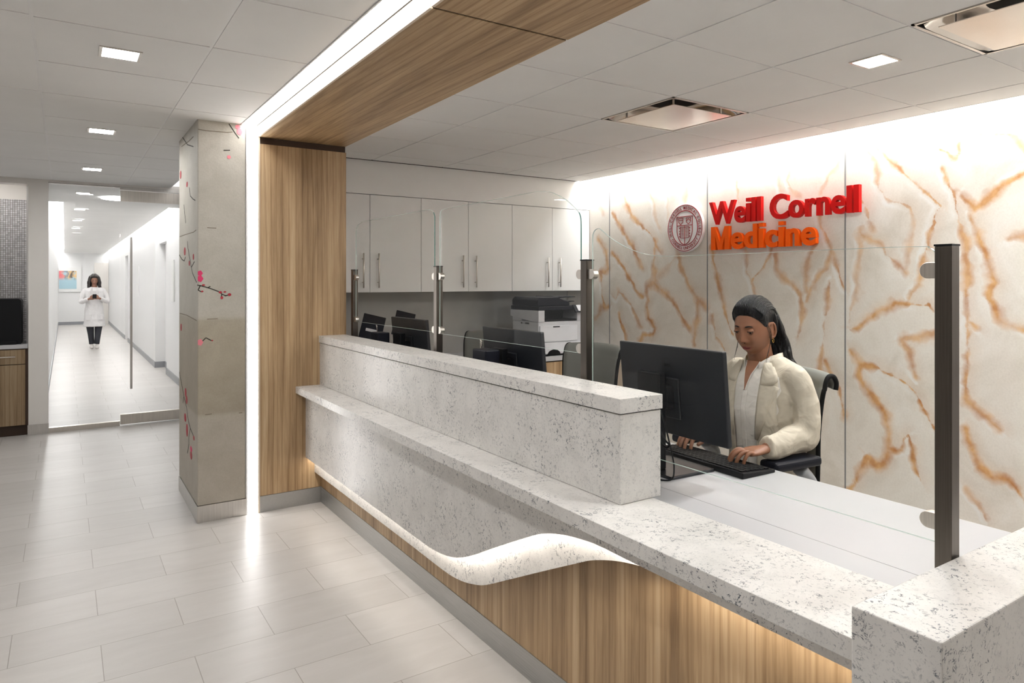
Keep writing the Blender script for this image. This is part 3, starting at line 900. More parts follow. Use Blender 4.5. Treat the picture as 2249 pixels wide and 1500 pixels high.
# ------------------------------------------------------------------ upper cabinets
uc = [(1.569, 2.017, 2.462), (2.462, 2.910, 3.359), (3.359, 3.806, 4.252)]
cl_ = ['white wall cabinet nearest the walnut portal', 'white wall cabinet in the middle of the row', 'white wall cabinet in the corner beside the veined stone wall']
for (a, b, c), lb in zip(uc, cl_):
    t = thing('wall_cabinet', lb, 'cabinet', ((a + c) / 2, 5.53, 1.35), group='white wall cabinets')
    obj('body', B(a + .001, c - .001, 5.372, 5.714, 1.352, 2.132), M['cab'], t)
    for x0, x1, hx in ((a, b, b - .062), (b, c, b + .066 if c < 4 else b + .078)):
        d = obj('door', B(x0 + .0018, x1 - .0018, 5.349, 5.370, 1.35, 2.131), M['cab'], t, bevel=0.001)
        h = MB().tube([(hx, 5.320, 1.385), (hx, 5.320, 1.662)], 0.006, 12)
        h.tube([(hx, 5.349, 1.43), (hx, 5.320, 1.43)], 0.0045, 8).tube([(hx, 5.349, 1.617), (hx, 5.320, 1.617)], 0.0045, 8)
        ho = obj('handle', h, M['nickel'], None, smooth=True); ho.parent = d
# base cabinets
bc = thing('back_worktop', 'white worktop along the back office wall under the wall cabinets', 'worktop', (2.9, 5.3, 0.745))
obj('slab', B(1.56, 4.25, 4.93, 5.712, 0.745, 0.785), M['laminate'], bc, bevel=.002)
xs = [1.56, 2.01, 2.46, 2.91, 3.36, 3.80, 4.25]
for i in range(0, 6, 2):
    t = thing('base_cabinet', ['walnut base cabinet next to the portal, under the worktop', 'walnut base cabinet in the middle under the worktop', 'walnut base cabinet below the printer'][i // 2], 'cabinet', ((xs[i] + xs[i + 2]) / 2, 5.3, 0), group='walnut base cabinets')
    obj('body', B(xs[i] + .002, xs[i + 2] - .002, 4.975, 5.70, 0.09, 0.738), M['darkwood'], t)
    obj('toe_kick', B(xs[i] + .002, xs[i + 2] - .002, 5.03, 5.60, 0, 0.09), M['blackm'], t)
    for j in (0, 1):
        d = obj('door', B(xs[i + j] + .003, xs[i + j + 1] - .003, 4.953, 4.974, 0.095, 0.733), M['woodv'], t, bevel=.001)
        hx = xs[i + 1] + (-.05 if j == 0 else .05)
        h = MB().tube([(hx, 4.925, .50), (hx, 4.925, .69)], .005, 10).tube([(hx, 4.953, .53), (hx, 4.925, .53)], .004, 8).tube([(hx, 4.953, .66), (hx, 4.925, .66)], .004, 8)
        ho = obj('handle', h, M['nickel'], None, smooth=True); ho.parent = d

# ------------------------------------------------------------------ printer
px, py, pz = 3.385, 4.955, 0.785
t = thing('office_printer', 'large white office printer with black scanner top standing on the back worktop', 'printer', (px + .24, py + .22, pz))
W_, D_ = 0.48, 0.43
def PB(x0, x1, y0, y1, z0, z1): return B(px + x0, px + x1, py + y0, py + y1, pz + z0, pz + z1)
obj('lower_body', PB(0, W_, .012, D_, .012, .30), M['greyp'], t, bevel=.008)
obj('foot_base', PB(.01, W_ - .01, .015, D_ - .01, 0, .014), M['blackm'], t)
obj('front_door', PB(.012, W_ - .06, 0, .014, .125, .265), M['whitep'], t, bevel=.003)
obj('paper_drawer', PB(.012, W_ - .02, 0, .014, .02, .118), M['whitep'], t, bevel=.003)
obj('drawer_grip', MB().prism([(px + .16 + .07 * math.cos(a), pz + .012 + .045 * math.sin(a)) for a in [PI * k / 12 for k in range(13)]], 'y', py - .001, py + .006), M['black'], t)
obj('door_catch', PB(.15, .22, -.003, .004, .25, .26), M['black'], t)
obj('side_tower', MB().prism([(py + .0, pz + .30), (py + .10, pz + .30), (py + D_ + .03, pz + .34), (py + D_ + .03, pz + .40), (py + .0, pz + .40)], 'x', px - .005, px + .06), M['greyp'], t, bevel=.004)
obj('rear_tower', PB(.0, W_, .28, D_, .30, .40), M['greyp'], t, bevel=.004)
obj('right_tower', PB(W_ - .05, W_, .02, .30, .30, .40), M['whitep'], t, bevel=.004)
obj('output_tray', PB(.06, W_ - .05, .03, .28, .30, .318), M['blackm'], t, bevel=.003)
obj('inner_recess', PB(.06, W_ - .05, .24, .285, .318, .40), M['black'], t)
obj('scanner_bed', PB(-.005, W_ + .005, -.005, D_ + .02, .40, .435), M['navy'], t, bevel=.006)
obj('feeder_cover', MB().prism([(px - .005, pz + .437), (px + .34, pz + .437), (px + .34, pz + .47), (px + .24, pz + .50), (px + .22, pz + .515), (px + .02, pz + .515), (px - .005, pz + .49)], 'y', py + .01, py + D_), M['navy'], t, bevel=.008)
obj('paper_guide', MB().prism([(px + .22, pz + .505), (px + .43, pz + .513), (px + .43, pz + .518), (px + .22, pz + .518)], 'y', py + .05, py + D_ - .05), M['navy'], t)
obj('lower_feed_tray', MB().prism([(px + .30, pz + .462), (px + .42, pz + .472), (px + .42, pz + .478), (px + .30, pz + .475)], 'y', py + .05, py + D_ - .05), M['navy'], t)
cp = obj('control_panel', MB().prism([(py - .055, pz + .385), (py - .005, pz + .445), (py + .01, pz + .44), (py - .04, pz + .375)], 'x', px + .36, px + .50), M['navy'], t, bevel=.003)
sc_ = obj('touch_screen', MB().prism([(py - .0555, pz + .392), (py - .0135, pz + .4425), (py - .011, pz + .441), (py - .053, pz + .391)], 'x', px + .39, px + .48), M['whitep'], None); sc_.parent = cp
lb = MB()
for k, w in enumerate((.007, .005, .0, .003, .0, .007, .006, .007, .007, .006)):
    if w: lb.box(px - .0012, px + .001, py + .275 - k * .0135, py + .275 - k * .0135 + w * 1.5, pz + .275, pz + .289)
o_ = obj('model_lettering', lb, M['seam'], t)

# ------------------------------------------------------------------ computer monitors
def make_monitor():
    t = thing('computer_monitor', 'x', 'monitor', (0, 0, 0), group='black monitors on the reception desk', world=False)
    tilt = math.radians(5)
    R_ = Matrix.Translation((0.0, 0, 0.29)) @ Matrix.Rotation(-tilt, 4, 'Y')
    # panel local: x forward to user, screen at +x
    back = MB().box(-.012, .010, -.272, .272, -.165, .165).xf(R_)
    p = obj('housing', back, M['housing'], t, bevel=.004)
    bulge = MB().box(-.022, -.011, -.06, .12, -.10, .05).xf(R_)
    obj('rear_mount', bulge, M['housing'], t, bevel=.004)
    scr = MB().box(.010, .0112, -.266, .266, -.150, .160).xf(R_)
    s = obj('screen', scr, M['screen'], None); s.parent = p
    # round logo
    lg = MB()
    v = []; f = []
    for k in range(40):
        q = 2 * PI * k / 40
        for r in (.0265, .0235):
            v.append((0, r * math.cos(q), r * math.sin(q)))
    for k in range(40):
        a = 2 * k; b = 2 * ((k + 1) % 40)
        f.append((a, b, b + 1, a + 1))
    lg.add(v, f)
    me = text_mesh('DELL', .0165, 0.0004, 0.0006)
    w = max(q.co.x for q in me.vertices)
    # local text plane faces -x ; reading direction is -y
    mesh_to_mb(me, lg, basis(Vector((-.0005, w / 2, -.006)), (0, -1, 0), (0, 0, 1), (-1, 0, 0)))
    lg.xf(R_ @ Matrix.Translation((-.0136, 0.0, .095)))
    g = obj('round_logo', lg, M['logo'], None); g.parent = p
    st = MB().box(-.088, -.053, -.03, .09, .012, .36)
    obj('stand_column', st, M['black'], t, bevel=.004)
    obj('stand_arm', MB().box(-.055, -.01, -.035, .035, .23, .31), M['black'], t, bevel=.004)
    obj('stand_base', MB().box(-.115, .10, -.12, .12, 0, .012), M['basem'], t, bevel=.004)
    return t
M['logo'] = pbr('logo_black', rgb(4, 4, 5), 0.5)
M['basem'] = pbr('satin_base', rgb(60, 60, 64), 0.25, 0.8)
mon = make_monitor()
mlab = ['black monitor in front of the seated woman, seen from behind with a round logo',
        'black monitor seen from behind through the middle glass screen',
        'black monitor seen from behind through the farthest glass screen']
mloc = [(1.853, 1.845, .745), (1.853, 2.935, .745), (1.853, 4.18, .745)]
for k in range(3):
    o = mon if k == 0 else copy_tree(mon)
    o.location = mloc[k]; o['label'] = mlab[k]
    o.rotation_euler = (0, 0, math.radians(-2) if k == 0 else 0)

# keyboard
kb = thing('computer_keyboard', 'black keyboard on the white desk under the hands of the seated woman', 'keyboard', (2.045, 1.83, .745), math.radians(-2), world=False)
obj('case', MB().prism([(-.085, 0), (.085, 0), (.085, .012), (-.085, .022)], 'y', -.235, .235), M['black'], kb, bevel=.003)
mb = MB()
for r in range(6):
    x = -.066 + r * .0245
    nk = 21
    for k in range(nk):
        y = -.222 + k * .0212
        if r == 5 and 6 <= k <= 11: continue
        z = .0205 - (x + .085) * .0588
        mb.box(x - .0095, x + .0095, y + .001, y + .0192, z, z + .006)
mb.box(.0565 - .0095, .0565 + .0095, -.095, .03, .0125, .0188)
obj('keycaps', mb, M['blackm'], kb, bevel=.0012)
obj('status_light', MB().box(-.080, -.074, -.20, -.17, .0215, .0225), M['navy'], kb)
# cables on the desk
cb = MB()
def wig(pts): return smooth_curve(pts, 8)
cb.tube(wig([(1.745, 1.79, .98), (1.742, 1.765, .93), (1.745, 1.74, .85), (1.74, 1.72, .79), (1.72, 1.72, .752), (1.69, 1.80, .749)]), .0028, 8)
tag(obj('monitor_cable', cb, M['black'], smooth=True), 'thin black cable hanging behind the monitor near the keyboard', 'cable')
cb = MB().tube(wig([(1.755, 1.80, .90), (1.752, 1.775, .875), (1.752, 1.755, .862), (1.752, 1.77, .85), (1.752, 1.795, .86), (1.752, 1.80, .88)]), .0035, 8)
tag(obj('cable_loop', cb, M['black'], smooth=True), 'looped black cable gathered on the back of the monitor stand', 'cable')

# desk devices left of the far monitors
def desk_box(name, x, y, label):
    t = thing(name, label, 'speaker', (x, y, .745), group='black upright desk boxes')
    obj('case', B(x - .04, x + .04, y - .065, y + .065, .746, 1.108), M['navy'], t, bevel=.006)
    obj('hook', MB().tube(wig([(x, y + .05, 1.106), (x, y + .052, 1.14), (x - .01, y + .04, 1.15), (x - .015, y + .02, 1.145), (x - .01, y + .02, 1.12)]), .004, 8), M['chrome'], t, smooth=True)
desk_box('desk_speaker', 1.69, 4.30, 'black upright box beside the farthest monitor with a small shiny hook')
desk_box('desk_speaker', 1.69, 2.93, 'black upright box beside the middle monitor with a small shiny hook')
def tablet(x, y, zt, label, s=1.0):
    t = thing('payment_tablet', label, 'tablet', (x, y, .785), group='tilted black tablets on the back worktop')
    R_ = Matrix.Translation((x, y, zt)) @ Matrix.Rotation(math.radians(-20), 4, 'Z') @ Matrix.Rotation(math.radians(14), 4, 'Y') @ Matrix.Rotation(math.radians(-14), 4, 'X')
    obj('screen_body', MB().box(-.085 * s, .085 * s, -.006, .006, -.11 * s, .11 * s).xf(R_), M['navy'], t, bevel=.004)
    obj('label_strip', MB().box(-.045 * s, .045 * s, -.0072, -.006, -.022, .0).xf(R_), M['greyp'], t)
    obj('stand', MB().box(x - .012, x + .012, y + .012, y + .036, .785, zt + .02), M['black'], t, bevel=.002)
    obj('foot', MB().box(x - .06, x + .06, y - .05, y + .07, .785, .797), M['black'], t, bevel=.003)
tablet(1.95, 5.13, 1.07, 'tilted black tablet on a stand, nearest the walnut portal')
tablet(2.21, 5.13, 1.10, 'tilted black tablet on a stand, just above the farthest monitor', .9)

# ------------------------------------------------------------------ office chairs
def make_chair():
    t = thing('office_chair', 'x', 'chair', (0, 0, 0), group='grey office chairs at the reception desk', world=False)
    # local: sitter faces +x ; back at -x
    mb = MB().loft([((0, 0, .415), (.20, 0, 0), (0, .20, 0)), ((0, 0, .425), (.24, 0, 0), (0, .235, 0)), ((0, 0, .455), (.25, 0, 0), (0, .245, 0)), ((0, 0, .475), (.23, 0, 0), (0, .225, 0))], 32)
    obj('seat', mb, M['mesh'], t, smooth=True)
    prof = [(-.215, .50), (-.235, .58), (-.232, .70), (-.225, .82), (-.232, .94), (-.245, 1.01), (-.255, 1.045), (-.272, 1.062), (-.298, 1.060), (-.316, 1.035), (-.312, 1.005)]
    prof = smooth_curve(prof, 4)
    v = []; f = []; ny = 17; n = len(prof)
    for i, (x, z) in enumerate(prof):
        hw = .19 + .035 * min(1, max(0, (z - .5) / .5))
        for k in range(ny):
            u = -1 + 2 * k / (ny - 1)
            drop = .012 * u * u if z > 1.0 else 0
            v.append((x + .045 * u * u - .02, hw * u, z - drop))
    for i in range(n - 1):
        for k in range(ny - 1):
            f.append((i * ny + k, i * ny + k + 1, (i + 1) * ny + k + 1, (i + 1) * ny + k))
    o = obj('backrest', MB().add(v, f), M['mesh'], t, smooth=True)
    s = o.modifiers.new('thick', 'SOLIDIFY'); s.thickness = .014; s.offset = 0
    mb = MB()
    for sy in (-1, 1):
        rim = [(x + .045 - .02 - .002, sy * (.19 + .035 * min(1, max(0, (z - .5) / .5)) + .002), z - (.012 if z > 1 else 0)) for x, z in prof]
        mb.tube(rim, .010, 8)
    obj('back_rim', mb, M['blackm'], t, smooth=True)
    obj('spine', MB().tube(wig([(-.05, 0, .40), (-.20, 0, .42), (-.29, 0, .52), (-.285, 0, .72), (-.275, 0, .86)]), [.03] * 8 + [.024] * 8 + [.018] * 17, 10, flat=.6), M['armgrey'], t, smooth=True)
    for sy in (-1, 1):
        a = obj('armrest', MB().tube(wig([(.02, sy * .22, .42), (-.04, sy * .28, .44), (-.10, sy * .285, .53), (-.10, sy * .272, .64), (-.04, sy * .262, .712)]), [.022, .024, .025, .026, .026, .026, .026, .026, .026, .026, .026, .026, .025, .024, .022, .02, .02, .02, .022, .022, .024, .024, .026, .026, .03, .03, .032, .032, .034, .034, .036, .036, .036][:33], 10, flat=.75), M['armgrey'], t, smooth=True)
        pd = obj('arm_pad', MB().box(-.12, .13, sy * .26 - .045, sy * .26 + .045, .722, .760), M['navy'], None, bevel=.014, seg=3)
        pd.parent = a
    obj('gas_column', MB().tube([(0, 0, .08), (0, 0, .42)], [.028, .022], 14), M['black'], t, smooth=True)
    for k in range(5):
        q = 2 * PI * k / 5 + .3
        c_, s_ = math.cos(q), math.sin(q)
        l = obj('base_leg', MB().tube([(0.02 * c_, 0.02 * s_, .10), (.15 * c_, .15 * s_, .085), (.29 * c_, .29 * s_, .062)], [.026, .022, .016], 10, flat=.8), M['armgrey'], t, smooth=True)
        w = obj('caster', MB().tube([(.29 * c_ - .02 * s_, .29 * s_ + .02 * c_, .029), (.29 * c_ + .02 * s_, .29 * s_ - .02 * c_, .029)], .028, 14), M['black'], None, smooth='auto'); w.parent = l
    return t
ch = make_chair()
for k, (x, y, rz, lb) in enumerate([(2.335, 1.915, 180 - 6, 'grey office chair the woman in the cream blazer sits on'),
                                    (2.345, 3.19, 180 + 6, 'empty grey office chair beside the middle monitor, behind the near end of the raised wall'),
                                    (2.40, 4.37, 180 + 24, 'empty dark grey office chair left of the middle monitor, seen through the glass')]):
    o = ch if k == 0 else copy_tree(ch)
    o.location = (x, y, 0); o.rotation_euler = (0, 0, math.radians(rz)); o['label'] = lb

# ------------------------------------------------------------------ sign on the stone wall
SX = 4.215
def sign_line(body, yl_, yr_, z0, z1, mat, par, off, depth=.012):
    me = text_mesh(body, 1.0, 0.0, 0.0)
    xs_ = [v.co.x for v in me.vertices]
    cap = text_mesh(body[0], 1.0); ch_ = max(v.co.y for v in cap.vertices)
    sy = (z1 - z0) / ch_
    sx = abs(yl_ - yr_) / (max(xs_) - min(xs_))
    x0 = min(xs_)
    for i, c in enumerate(body):
        if c == ' ': continue
        pre = text_mesh(body[:i + 1], 1.0); g = text_mesh(c, 1.0)
        dx = max(v.co.x for v in pre.vertices) - max(v.co.x for v in g.vertices)
        mb = MB()
        gx0, gx1 = min(v.co.x for v in g.vertices), max(v.co.x for v in g.vertices)
        gy1 = max(v.co.y for v in g.vertices)
        if c == 'M':
            q_ = MB(); dd = depth / sy; a0, a1, sw, H_ = gx0 - off, gx1 + off, .165, ch_ + off; mid = (a0 + a1) / 2
            for poly in ([(a0, -off), (a0 + sw, -off), (a0 + sw, H_), (a0, H_)], [(a1 - sw, -off), (a1, -off), (a1, H_), (a1 - sw, H_)],
                         [(a0 + sw, H_), (a0 + sw, H_ - .30), (mid - .075, -off), (mid, -off), (mid, .22)],
                         [(a1 - sw, H_), (mid, .22), (mid, -off), (mid + .075, -off), (a1 - sw, H_ - .30)]):
                q_.prism(poly, 'z', -dd, dd)
            g2_ = bpy.data.meshes.new('bar'); g2_.from_pydata(q_.v, [], q_.f)
        elif c in 'il':
            mid = (gx0 + gx1) / 2; hw_ = .082; dd = depth / sy
            g2_ = bpy.data.meshes.new('bar'); q_ = MB()
            if c == 'l': q_.box(mid - hw_, mid + hw_, -off, ch_ + .03, -dd, dd)
            else: q_.box(mid - hw_, mid + hw_, -off, .545, -dd, dd).box(mid - hw_, mid + hw_, .60, ch_ + .03, -dd, dd)
            g2_.from_pydata(q_.v, [], q_.f)
        else:
            g2_ = text_mesh(c, 1.0, depth / sy, off)
        mesh_to_mb(g2_, mb, basis(Vector((SX, yl_, z0)), (0, -1, 0), (0, 0, 1), (-1, 0, 0)) @ Matrix.Diagonal((sx, sy, sy, 1)) @ Matrix.Translation((dx - x0, 0, 0)))
        o = obj('letter', mb, M[mat], par)
wt = thing('wall_lettering', 'raised red and orange lettering reading Weill Cornell Medicine on the veined stone wall', 'sign', (SX, 3.2, 1.69))
sign_line('Weill Cornell', 3.762, 2.527, 1.888, 2.052, 'red', wt, 0.026, .016)
sign_line('Medicine', 3.744, 2.832, 1.690, 1.857, 'orange', wt, 0.026, .016)
se = thing('round_seal', 'round white seal with dark red ring, lettering and shield on the stone wall', 'sign', (SX, 4.04, 1.68))
SY, SZ, SR = 4.04, 1.876, 0.197
def disc(r, x0, x1, n=64): return MB().prism([(SY + r * math.cos(2 * PI * k / n), SZ + r * math.sin(2 * PI * k / n)) for k in range(n)], 'x', x0, x1)
obj('disc', disc(SR, SX - .006, SX + .022), M['sealwhite'], se, bevel=.002)
def ring(r0, r1, x0, x1, n=72):
    mb = MB(); v = []; f = []
    for k in range(n):
        q = 2 * PI * k / n
        for r, x in ((r0, x0), (r1, x0), (r1, x1), (r0, x1)): v.append((x, SY + r * math.cos(q), SZ + r * math.sin(q)))
    for k in range(n):
        a = 4 * k; b = 4 * ((k + 1) % n)
        for j in range(4): f.append((a + j, b + j, b + (j + 1) % 4, a + (j + 1) % 4))
    return mb.add(v, f)
obj('outer_ring', ring(.187, .192, SX - .0085, SX - .005), M['sealred'], se)
obj('inner_ring', ring(.140, .146, SX - .0085, SX - .005), M['sealred'], se)
def arc_text(body, r, a_mid, span, top=True, size=.034):
    mb = MB()
    ws = []
    for c in body:
        if c == ' ': ws.append(.30); continue
        g = text_mesh(c, 1.0); xs_ = [v.co.x for v in g.vertices]; ws.append(max(xs_) - min(xs_) + .10)
    tot = sum(ws); acc = 0
    for c, w in zip(body, ws):
        mid = (acc + w / 2) / tot - .5; acc += w
        if c == ' ': continue
        g = text_mesh(c, 1.0, .02, .012); xs_ = [v.co.x for v in g.vertices]; gx = (max(xs_) + min(xs_)) / 2
        # screen-right is -y
        ang = a_mid - mid * span if top else a_mid + mid * span
        # position in (right, up)
        cr, cu = r * math.cos(ang), r * math.sin(ang)
        if top: xd = (math.sin(ang), -math.cos(ang)); yd = (math.cos(ang), math.sin(ang))
        else: xd = (-math.sin(ang), math.cos(ang)); yd = (-math.cos(ang), -math.sin(ang))
        o_ = Vector((SX - .0072, SY - cr, SZ + cu))
        bx = Vector((0, -xd[0], xd[1])); by = Vector((0, -yd[0], yd[1])); bz = Vector((-1, 0, 0))
        mesh_to_mb(g, mb, basis(o_, bx, by, bz) @ Matrix.Diagonal((size * .92, size, size, 1)) @ Matrix.Translation((-gx, 0, 0)))
    return mb
obj('ring_lettering', arc_text('WEILL CORNELL MEDICAL COLLEGE', .154, PI / 2, math.radians(232), True), M['sealred'], se)
obj('ring_lettering', arc_text('CORNELL UNIVERSITY', .177, -PI / 2, math.radians(118), False), M['sealred'], se)
def line2(mb, pts, w):
    for (a, b), (c, d) in zip(pts, pts[1:]):
        l = math.hypot(c - a, d - b) or 1
        n = (-(d - b) / l * w / 2, (c - a) / l * w / 2); e = ((c - a) / l * w / 2, (d - b) / l * w / 2)
        q = [(a - e[0] + n[0], b - e[1] + n[1]), (c + e[0] + n[0], d + e[1] + n[1]), (c + e[0] - n[0], d + e[1] - n[1]), (a - e[0] - n[0], b - e[1] - n[1])]
        mb.prism([(SY - p, SZ + r) for p, r in q], 'x', SX - .0085, SX - .005)
sh = MB()
line2(sh, [(-.086, .094), (.086, .094), (.086, -.02)] + [(.086 * math.cos(t), -.02 - .115 * math.sin(t) ** 1.3) for t in [PI / 2 * k / 8 for k in range(9)]][1:], .006)
line2(sh, [(-.086, .094), (-.086, -.02)] + [(-.086 * math.cos(t), -.02 - .115 * math.sin(t) ** 1.3) for t in [PI / 2 * k / 8 for k in range(9)]][1:], .006)
line2(sh, [(-.086, .022), (.086, .022)], .005)
line2(sh, [(0, .022), (0, -.132)], .004)
for sx in (-1, 1):
    c0 = sx * .042
    line2(sh, [(c0 - .024, .082), (c0 + .024, .082), (c0 + .024, .050), (c0, .030), (c0 - .024, .050), (c0 - .024, .082)], .004)
    if sx < 0: line2(sh, [(c0 - .024, .066), (c0 + .024, .066)], .004)
    else: line2(sh, [(c0 - .022, .056), (c0, .074), (c0 + .022, .056)], .004)
    line2(sh, [(sx * .003, .006), (sx * .048, .009), (sx * .048, -.078), (sx * .003, -.081)], .004)
    for k in range(6): line2(sh, [(sx * .012, -.006 - k * .012), (sx * .036, -.005 - k * .012)], .003)
    for k in range(4): line2(sh, [(sx * .050, .0 - k * .023), (sx * .058, .0 - k * .023)], .006)
obj('shield_emblem', sh, M['sealred'], se)

# ------------------------------------------------------------------ lobby end: niche, glass doors
YD = 8.05
mb = MB().box(-.281, -.128, YD, YD + .14, 0, CEIL + .02).box(-3.2, -.281, YD, YD + .14, 2.349, CEIL + .02)
mb.box(-.281, -.20, YD + .14, 8.72, 0, CEIL)
struct(obj('wall_lobby_end', mb, M['wall']))
struct(obj('wall_niche_back', B(-1.9, -.281, 8.62, 8.72, 0, CEIL), M['wall']))
struct(obj('wall_niche_top', B(-1.9, -.281, YD + .141, 8.62, 2.395, 2.42), M['wall']))
struct(obj('baseboard_lobby', MB().box(-.286, -.124, YD - .008, YD, 0, .095), M['steelz']))
struct(obj('wall_door_header', B(-.128, 1.0, YD, YD + .12, 2.383, CEIL + .02), M['wall']))
tag(obj('niche_light', B(-1.8, -.32, YD + .16, YD + .20, 2.38, 2.392), M['lampc']), 'strip light hidden behind the top of the niche on the left', 'light')
def mosaic():
    m, nt, bs = newmat('metal_mosaic')
    v = vec(nt)
    b = N(nt, 'ShaderNodeTexBrick'); b.offset = 0
    setin(b, Scale=1.0)
    b.inputs['Brick Width'].default_value = .0185; b.inputs['Row Height'].default_value = .0185
    b.inputs['Mortar Size'].default_value = .0018; b.inputs['Bias'].default_value = 0
    b.inputs['Color1'].default_value = rgb(226, 225, 227); b.inputs['Color2'].default_value = rgb(190, 189, 192)
    b.inputs['Mortar'].default_value = rgb(120, 112, 106)
    sp = N(nt, 'ShaderNodeSeparateXYZ'); L(nt, v, sp.inputs[0])
    cm = N(nt, 'ShaderNodeCombineXYZ'); L(nt, sp.outputs[0], cm.inputs[0]); L(nt, sp.outputs[2], cm.inputs[1])
    L(nt, cm.outputs[0], b.inputs['Vector'])
    L(nt, b.outputs['Color'], bs.inputs['Base Color'])
    setin(bs, Roughness=.25, Metallic=.0)
    bump(nt, bs, math_(nt, 'SUBTRACT', 1.0, b.outputs['Fac']), .6, .003)
    return m
M['mosaic'] = mosaic()
tag(obj('mosaic_backsplash', B(-1.9, -.283, 8.606, 8.619, .851, 2.25), M['mosaic']), 'shiny grey mosaic tile panel at the back of the niche on the left', 'tiles')
nc = thing('niche_worktop', 'white worktop of the niche at the left edge, on walnut cabinets', 'worktop', (-.9, 8.3, .81))
obj('slab', B(-1.9, -.284, YD - .03, 8.605, .815, .851), M['laminate'], nc, bevel=.002)
t = thing('niche_cabinet', 'walnut drawer cabinet under the niche worktop at the left edge', 'cabinet', (-.8, 8.3, 0))
obj('body', B(-1.9, -.284, YD, 8.6, .10, .812), M['darkwood'], t)
obj('toe_kick', B(-1.9, -.284, YD + .05, 8.5, 0, .10), M['darkwood'], t)
d = obj('drawer', B(-.86, -.303, YD - .021, YD - .001, .672, .806), M['woodd'], t, bevel=.001)
h = obj('handle', MB().tube([(-.66, YD - .05, .742), (-.375, YD - .05, .742)], .006, 10).tube([(-.60, YD - .02, .742), (-.60, YD - .05, .742)], .004, 8).tube([(-.42, YD - .02, .742), (-.42, YD - .05, .742)], .004, 8), M['nickel'], None, smooth=True); h.parent = d
obj('door', B(-.86, -.303, YD - .021, YD - .001, .105, .665), M['woodd'], t, bevel=.001)
t = thing('coffee_machine', 'black appliance with rounded corner on the niche worktop at the left edge', 'appliance', (-.6, 8.2, .851))
q = [(-.85, .851), (-.338, .851), (-.335, .86)] + [(-.335 - .03 + .03 * math.cos(a), 1.275 - .03 + .03 * math.sin(a)) for a in [PI / 2 * k / 6 for k in range(7)]] + [(-.85, 1.275)]
obj('body', MB().prism(q, 'y', YD + .06, YD + .42), M['black'], t)
obj('base_ledge', B(-.85, -.37, YD + .03, YD + .06, .851, .885), M['black'], t, bevel=.004)

gp = thing('fixed_glazing', 'fixed clear glass panel left of the glass door to the corridor', 'glass panel', (.16, YD, 0))
obj('pane', B(-.125, .455, YD + .04, YD + .052, .045, 2.378), M['glassdoor'], gp)
obj('floor_channel', B(-.125, .455, YD + .02, YD + .07, 0, .045), M['nickel'], gp)
obj('top_channel', B(-.125, .455, YD + .02, YD + .07, 2.372, 2.383), M['steelz'], gp)
dr = struct(obj('door_1', B(.460, .995, YD + .03, YD + .042, .11, 2.24), M['glassdoor']))
struct(obj('bottom_rail', B(.460, .995, YD + .015, YD + .06, .012, .11), M['railm'] if 'railm' in M else M['nickel'], dr))
struct(obj('top_rail', B(.460, .995, YD + .015, YD + .06, 2.24, 2.345), M['nickel'], dr))
struct(obj('slide_track', B(.455, .998, YD + .0, YD + .07, 2.352, 2.383), M['steelz'], dr))
hb = MB().box(.540, .556, YD - .028, YD - .012, .366, 1.881).box(.556, .560, YD - .026, YD - .014, .366, 1.881)
for z in (.55, 1.70): hb.box(.543, .555, YD - .012, YD + .029, z - .006, z + .006)
struct(obj('door_handle', hb, M['steelz'], dr))

# ------------------------------------------------------------------ corridor
mb = MB().box(-.30, -.18, YD + .14, 28.0, 0, CEIL + .12)
struct(obj('wall_corridor_left', mb, M['wallw']))
mb = MB().box(1.31, 1.5, YD + .12, 12.2, 0, CEIL + .12).box(1.40, 1.5, 12.2, 13.2, 0, CEIL + .12).box(1.31, 1.40, 12.2, 13.2, 2.07, CEIL + .12)
mb.box(1.25, 1.5, 13.2, 19.2, 0, CEIL + .12).box(1.33, 1.5, 19.2, 20.2, 0, CEIL + .12).box(1.25, 1.33, 19.2, 20.2, 2.07, CEIL + .12).box(1.25, 1.5, 20.2, 28.0, 0, CEIL + .12)
struct(obj('wall_corridor_right', mb, M['wallw']))
struct(obj('wall_corridor_return', B(1.12, 1.5, YD + .0, YD + .12, 0, CEIL), M['wallw']))
struct(obj('wall_corridor_end', B(-.4, 1.6, 28.0, 28.1, 0, CEIL + .12), M['wallw']))
mb = MB().box(1.30, 1.31, YD + .2, 12.2, 0, .1).box(1.39, 1.40, 12.2, 13.2, 0, .1).box(1.24, 1.40, 13.19, 13.2, 0, .1).box(1.24, 1.25, 13.2, 19.2, 0, .1).box(1.24, 1.25, 20.2, 28, 0, .1).box(-.18, -.17, YD + .2, 28, 0, .1).box(-.18, 1.25, 27.99, 28.0, 0, .1)
M['bb'] = pbr('grey_baseboard', rgb(150, 152, 156), .4)
struct(obj('baseboard_corridor', mb, M['bb']))
mb = MB().box(-.3, 1.5, YD + .121, 10.2, CEIL, CEIL + .02).box(-.01, 1.12, 10.2, 28, CEIL, CEIL + .02)
mb.box(-.3, -.01, 10.2, 28, CEIL + .11, CEIL + .12).box(1.12, 1.5, 10.2, 28, CEIL + .11, CEIL + .12).box(-.012, -.01, 10.2, 28, CEIL, CEIL + .11).box(1.12, 1.122, 10.2, 28, CEIL, CEIL + .11)
struct(obj('ceiling_corridor', mb, M['ceil']))
tag(obj('cove_light', B(-.17, -.03, 10.22, 27.8, CEIL + .095, CEIL + .105), M['lampc']), 'bright linear cove light along the left side of the corridor ceiling', 'light')
tag(obj('cove_light', B(1.14, 1.24, 10.22, 27.8, CEIL + .095, CEIL + .105), M['lampc']), 'bright linear cove light along the right side of the corridor ceiling', 'light')
t = thing('round_ceiling_light', 'round glowing ceiling light seen through the glass door', 'ceiling light', (.50, 9.35, CEIL))
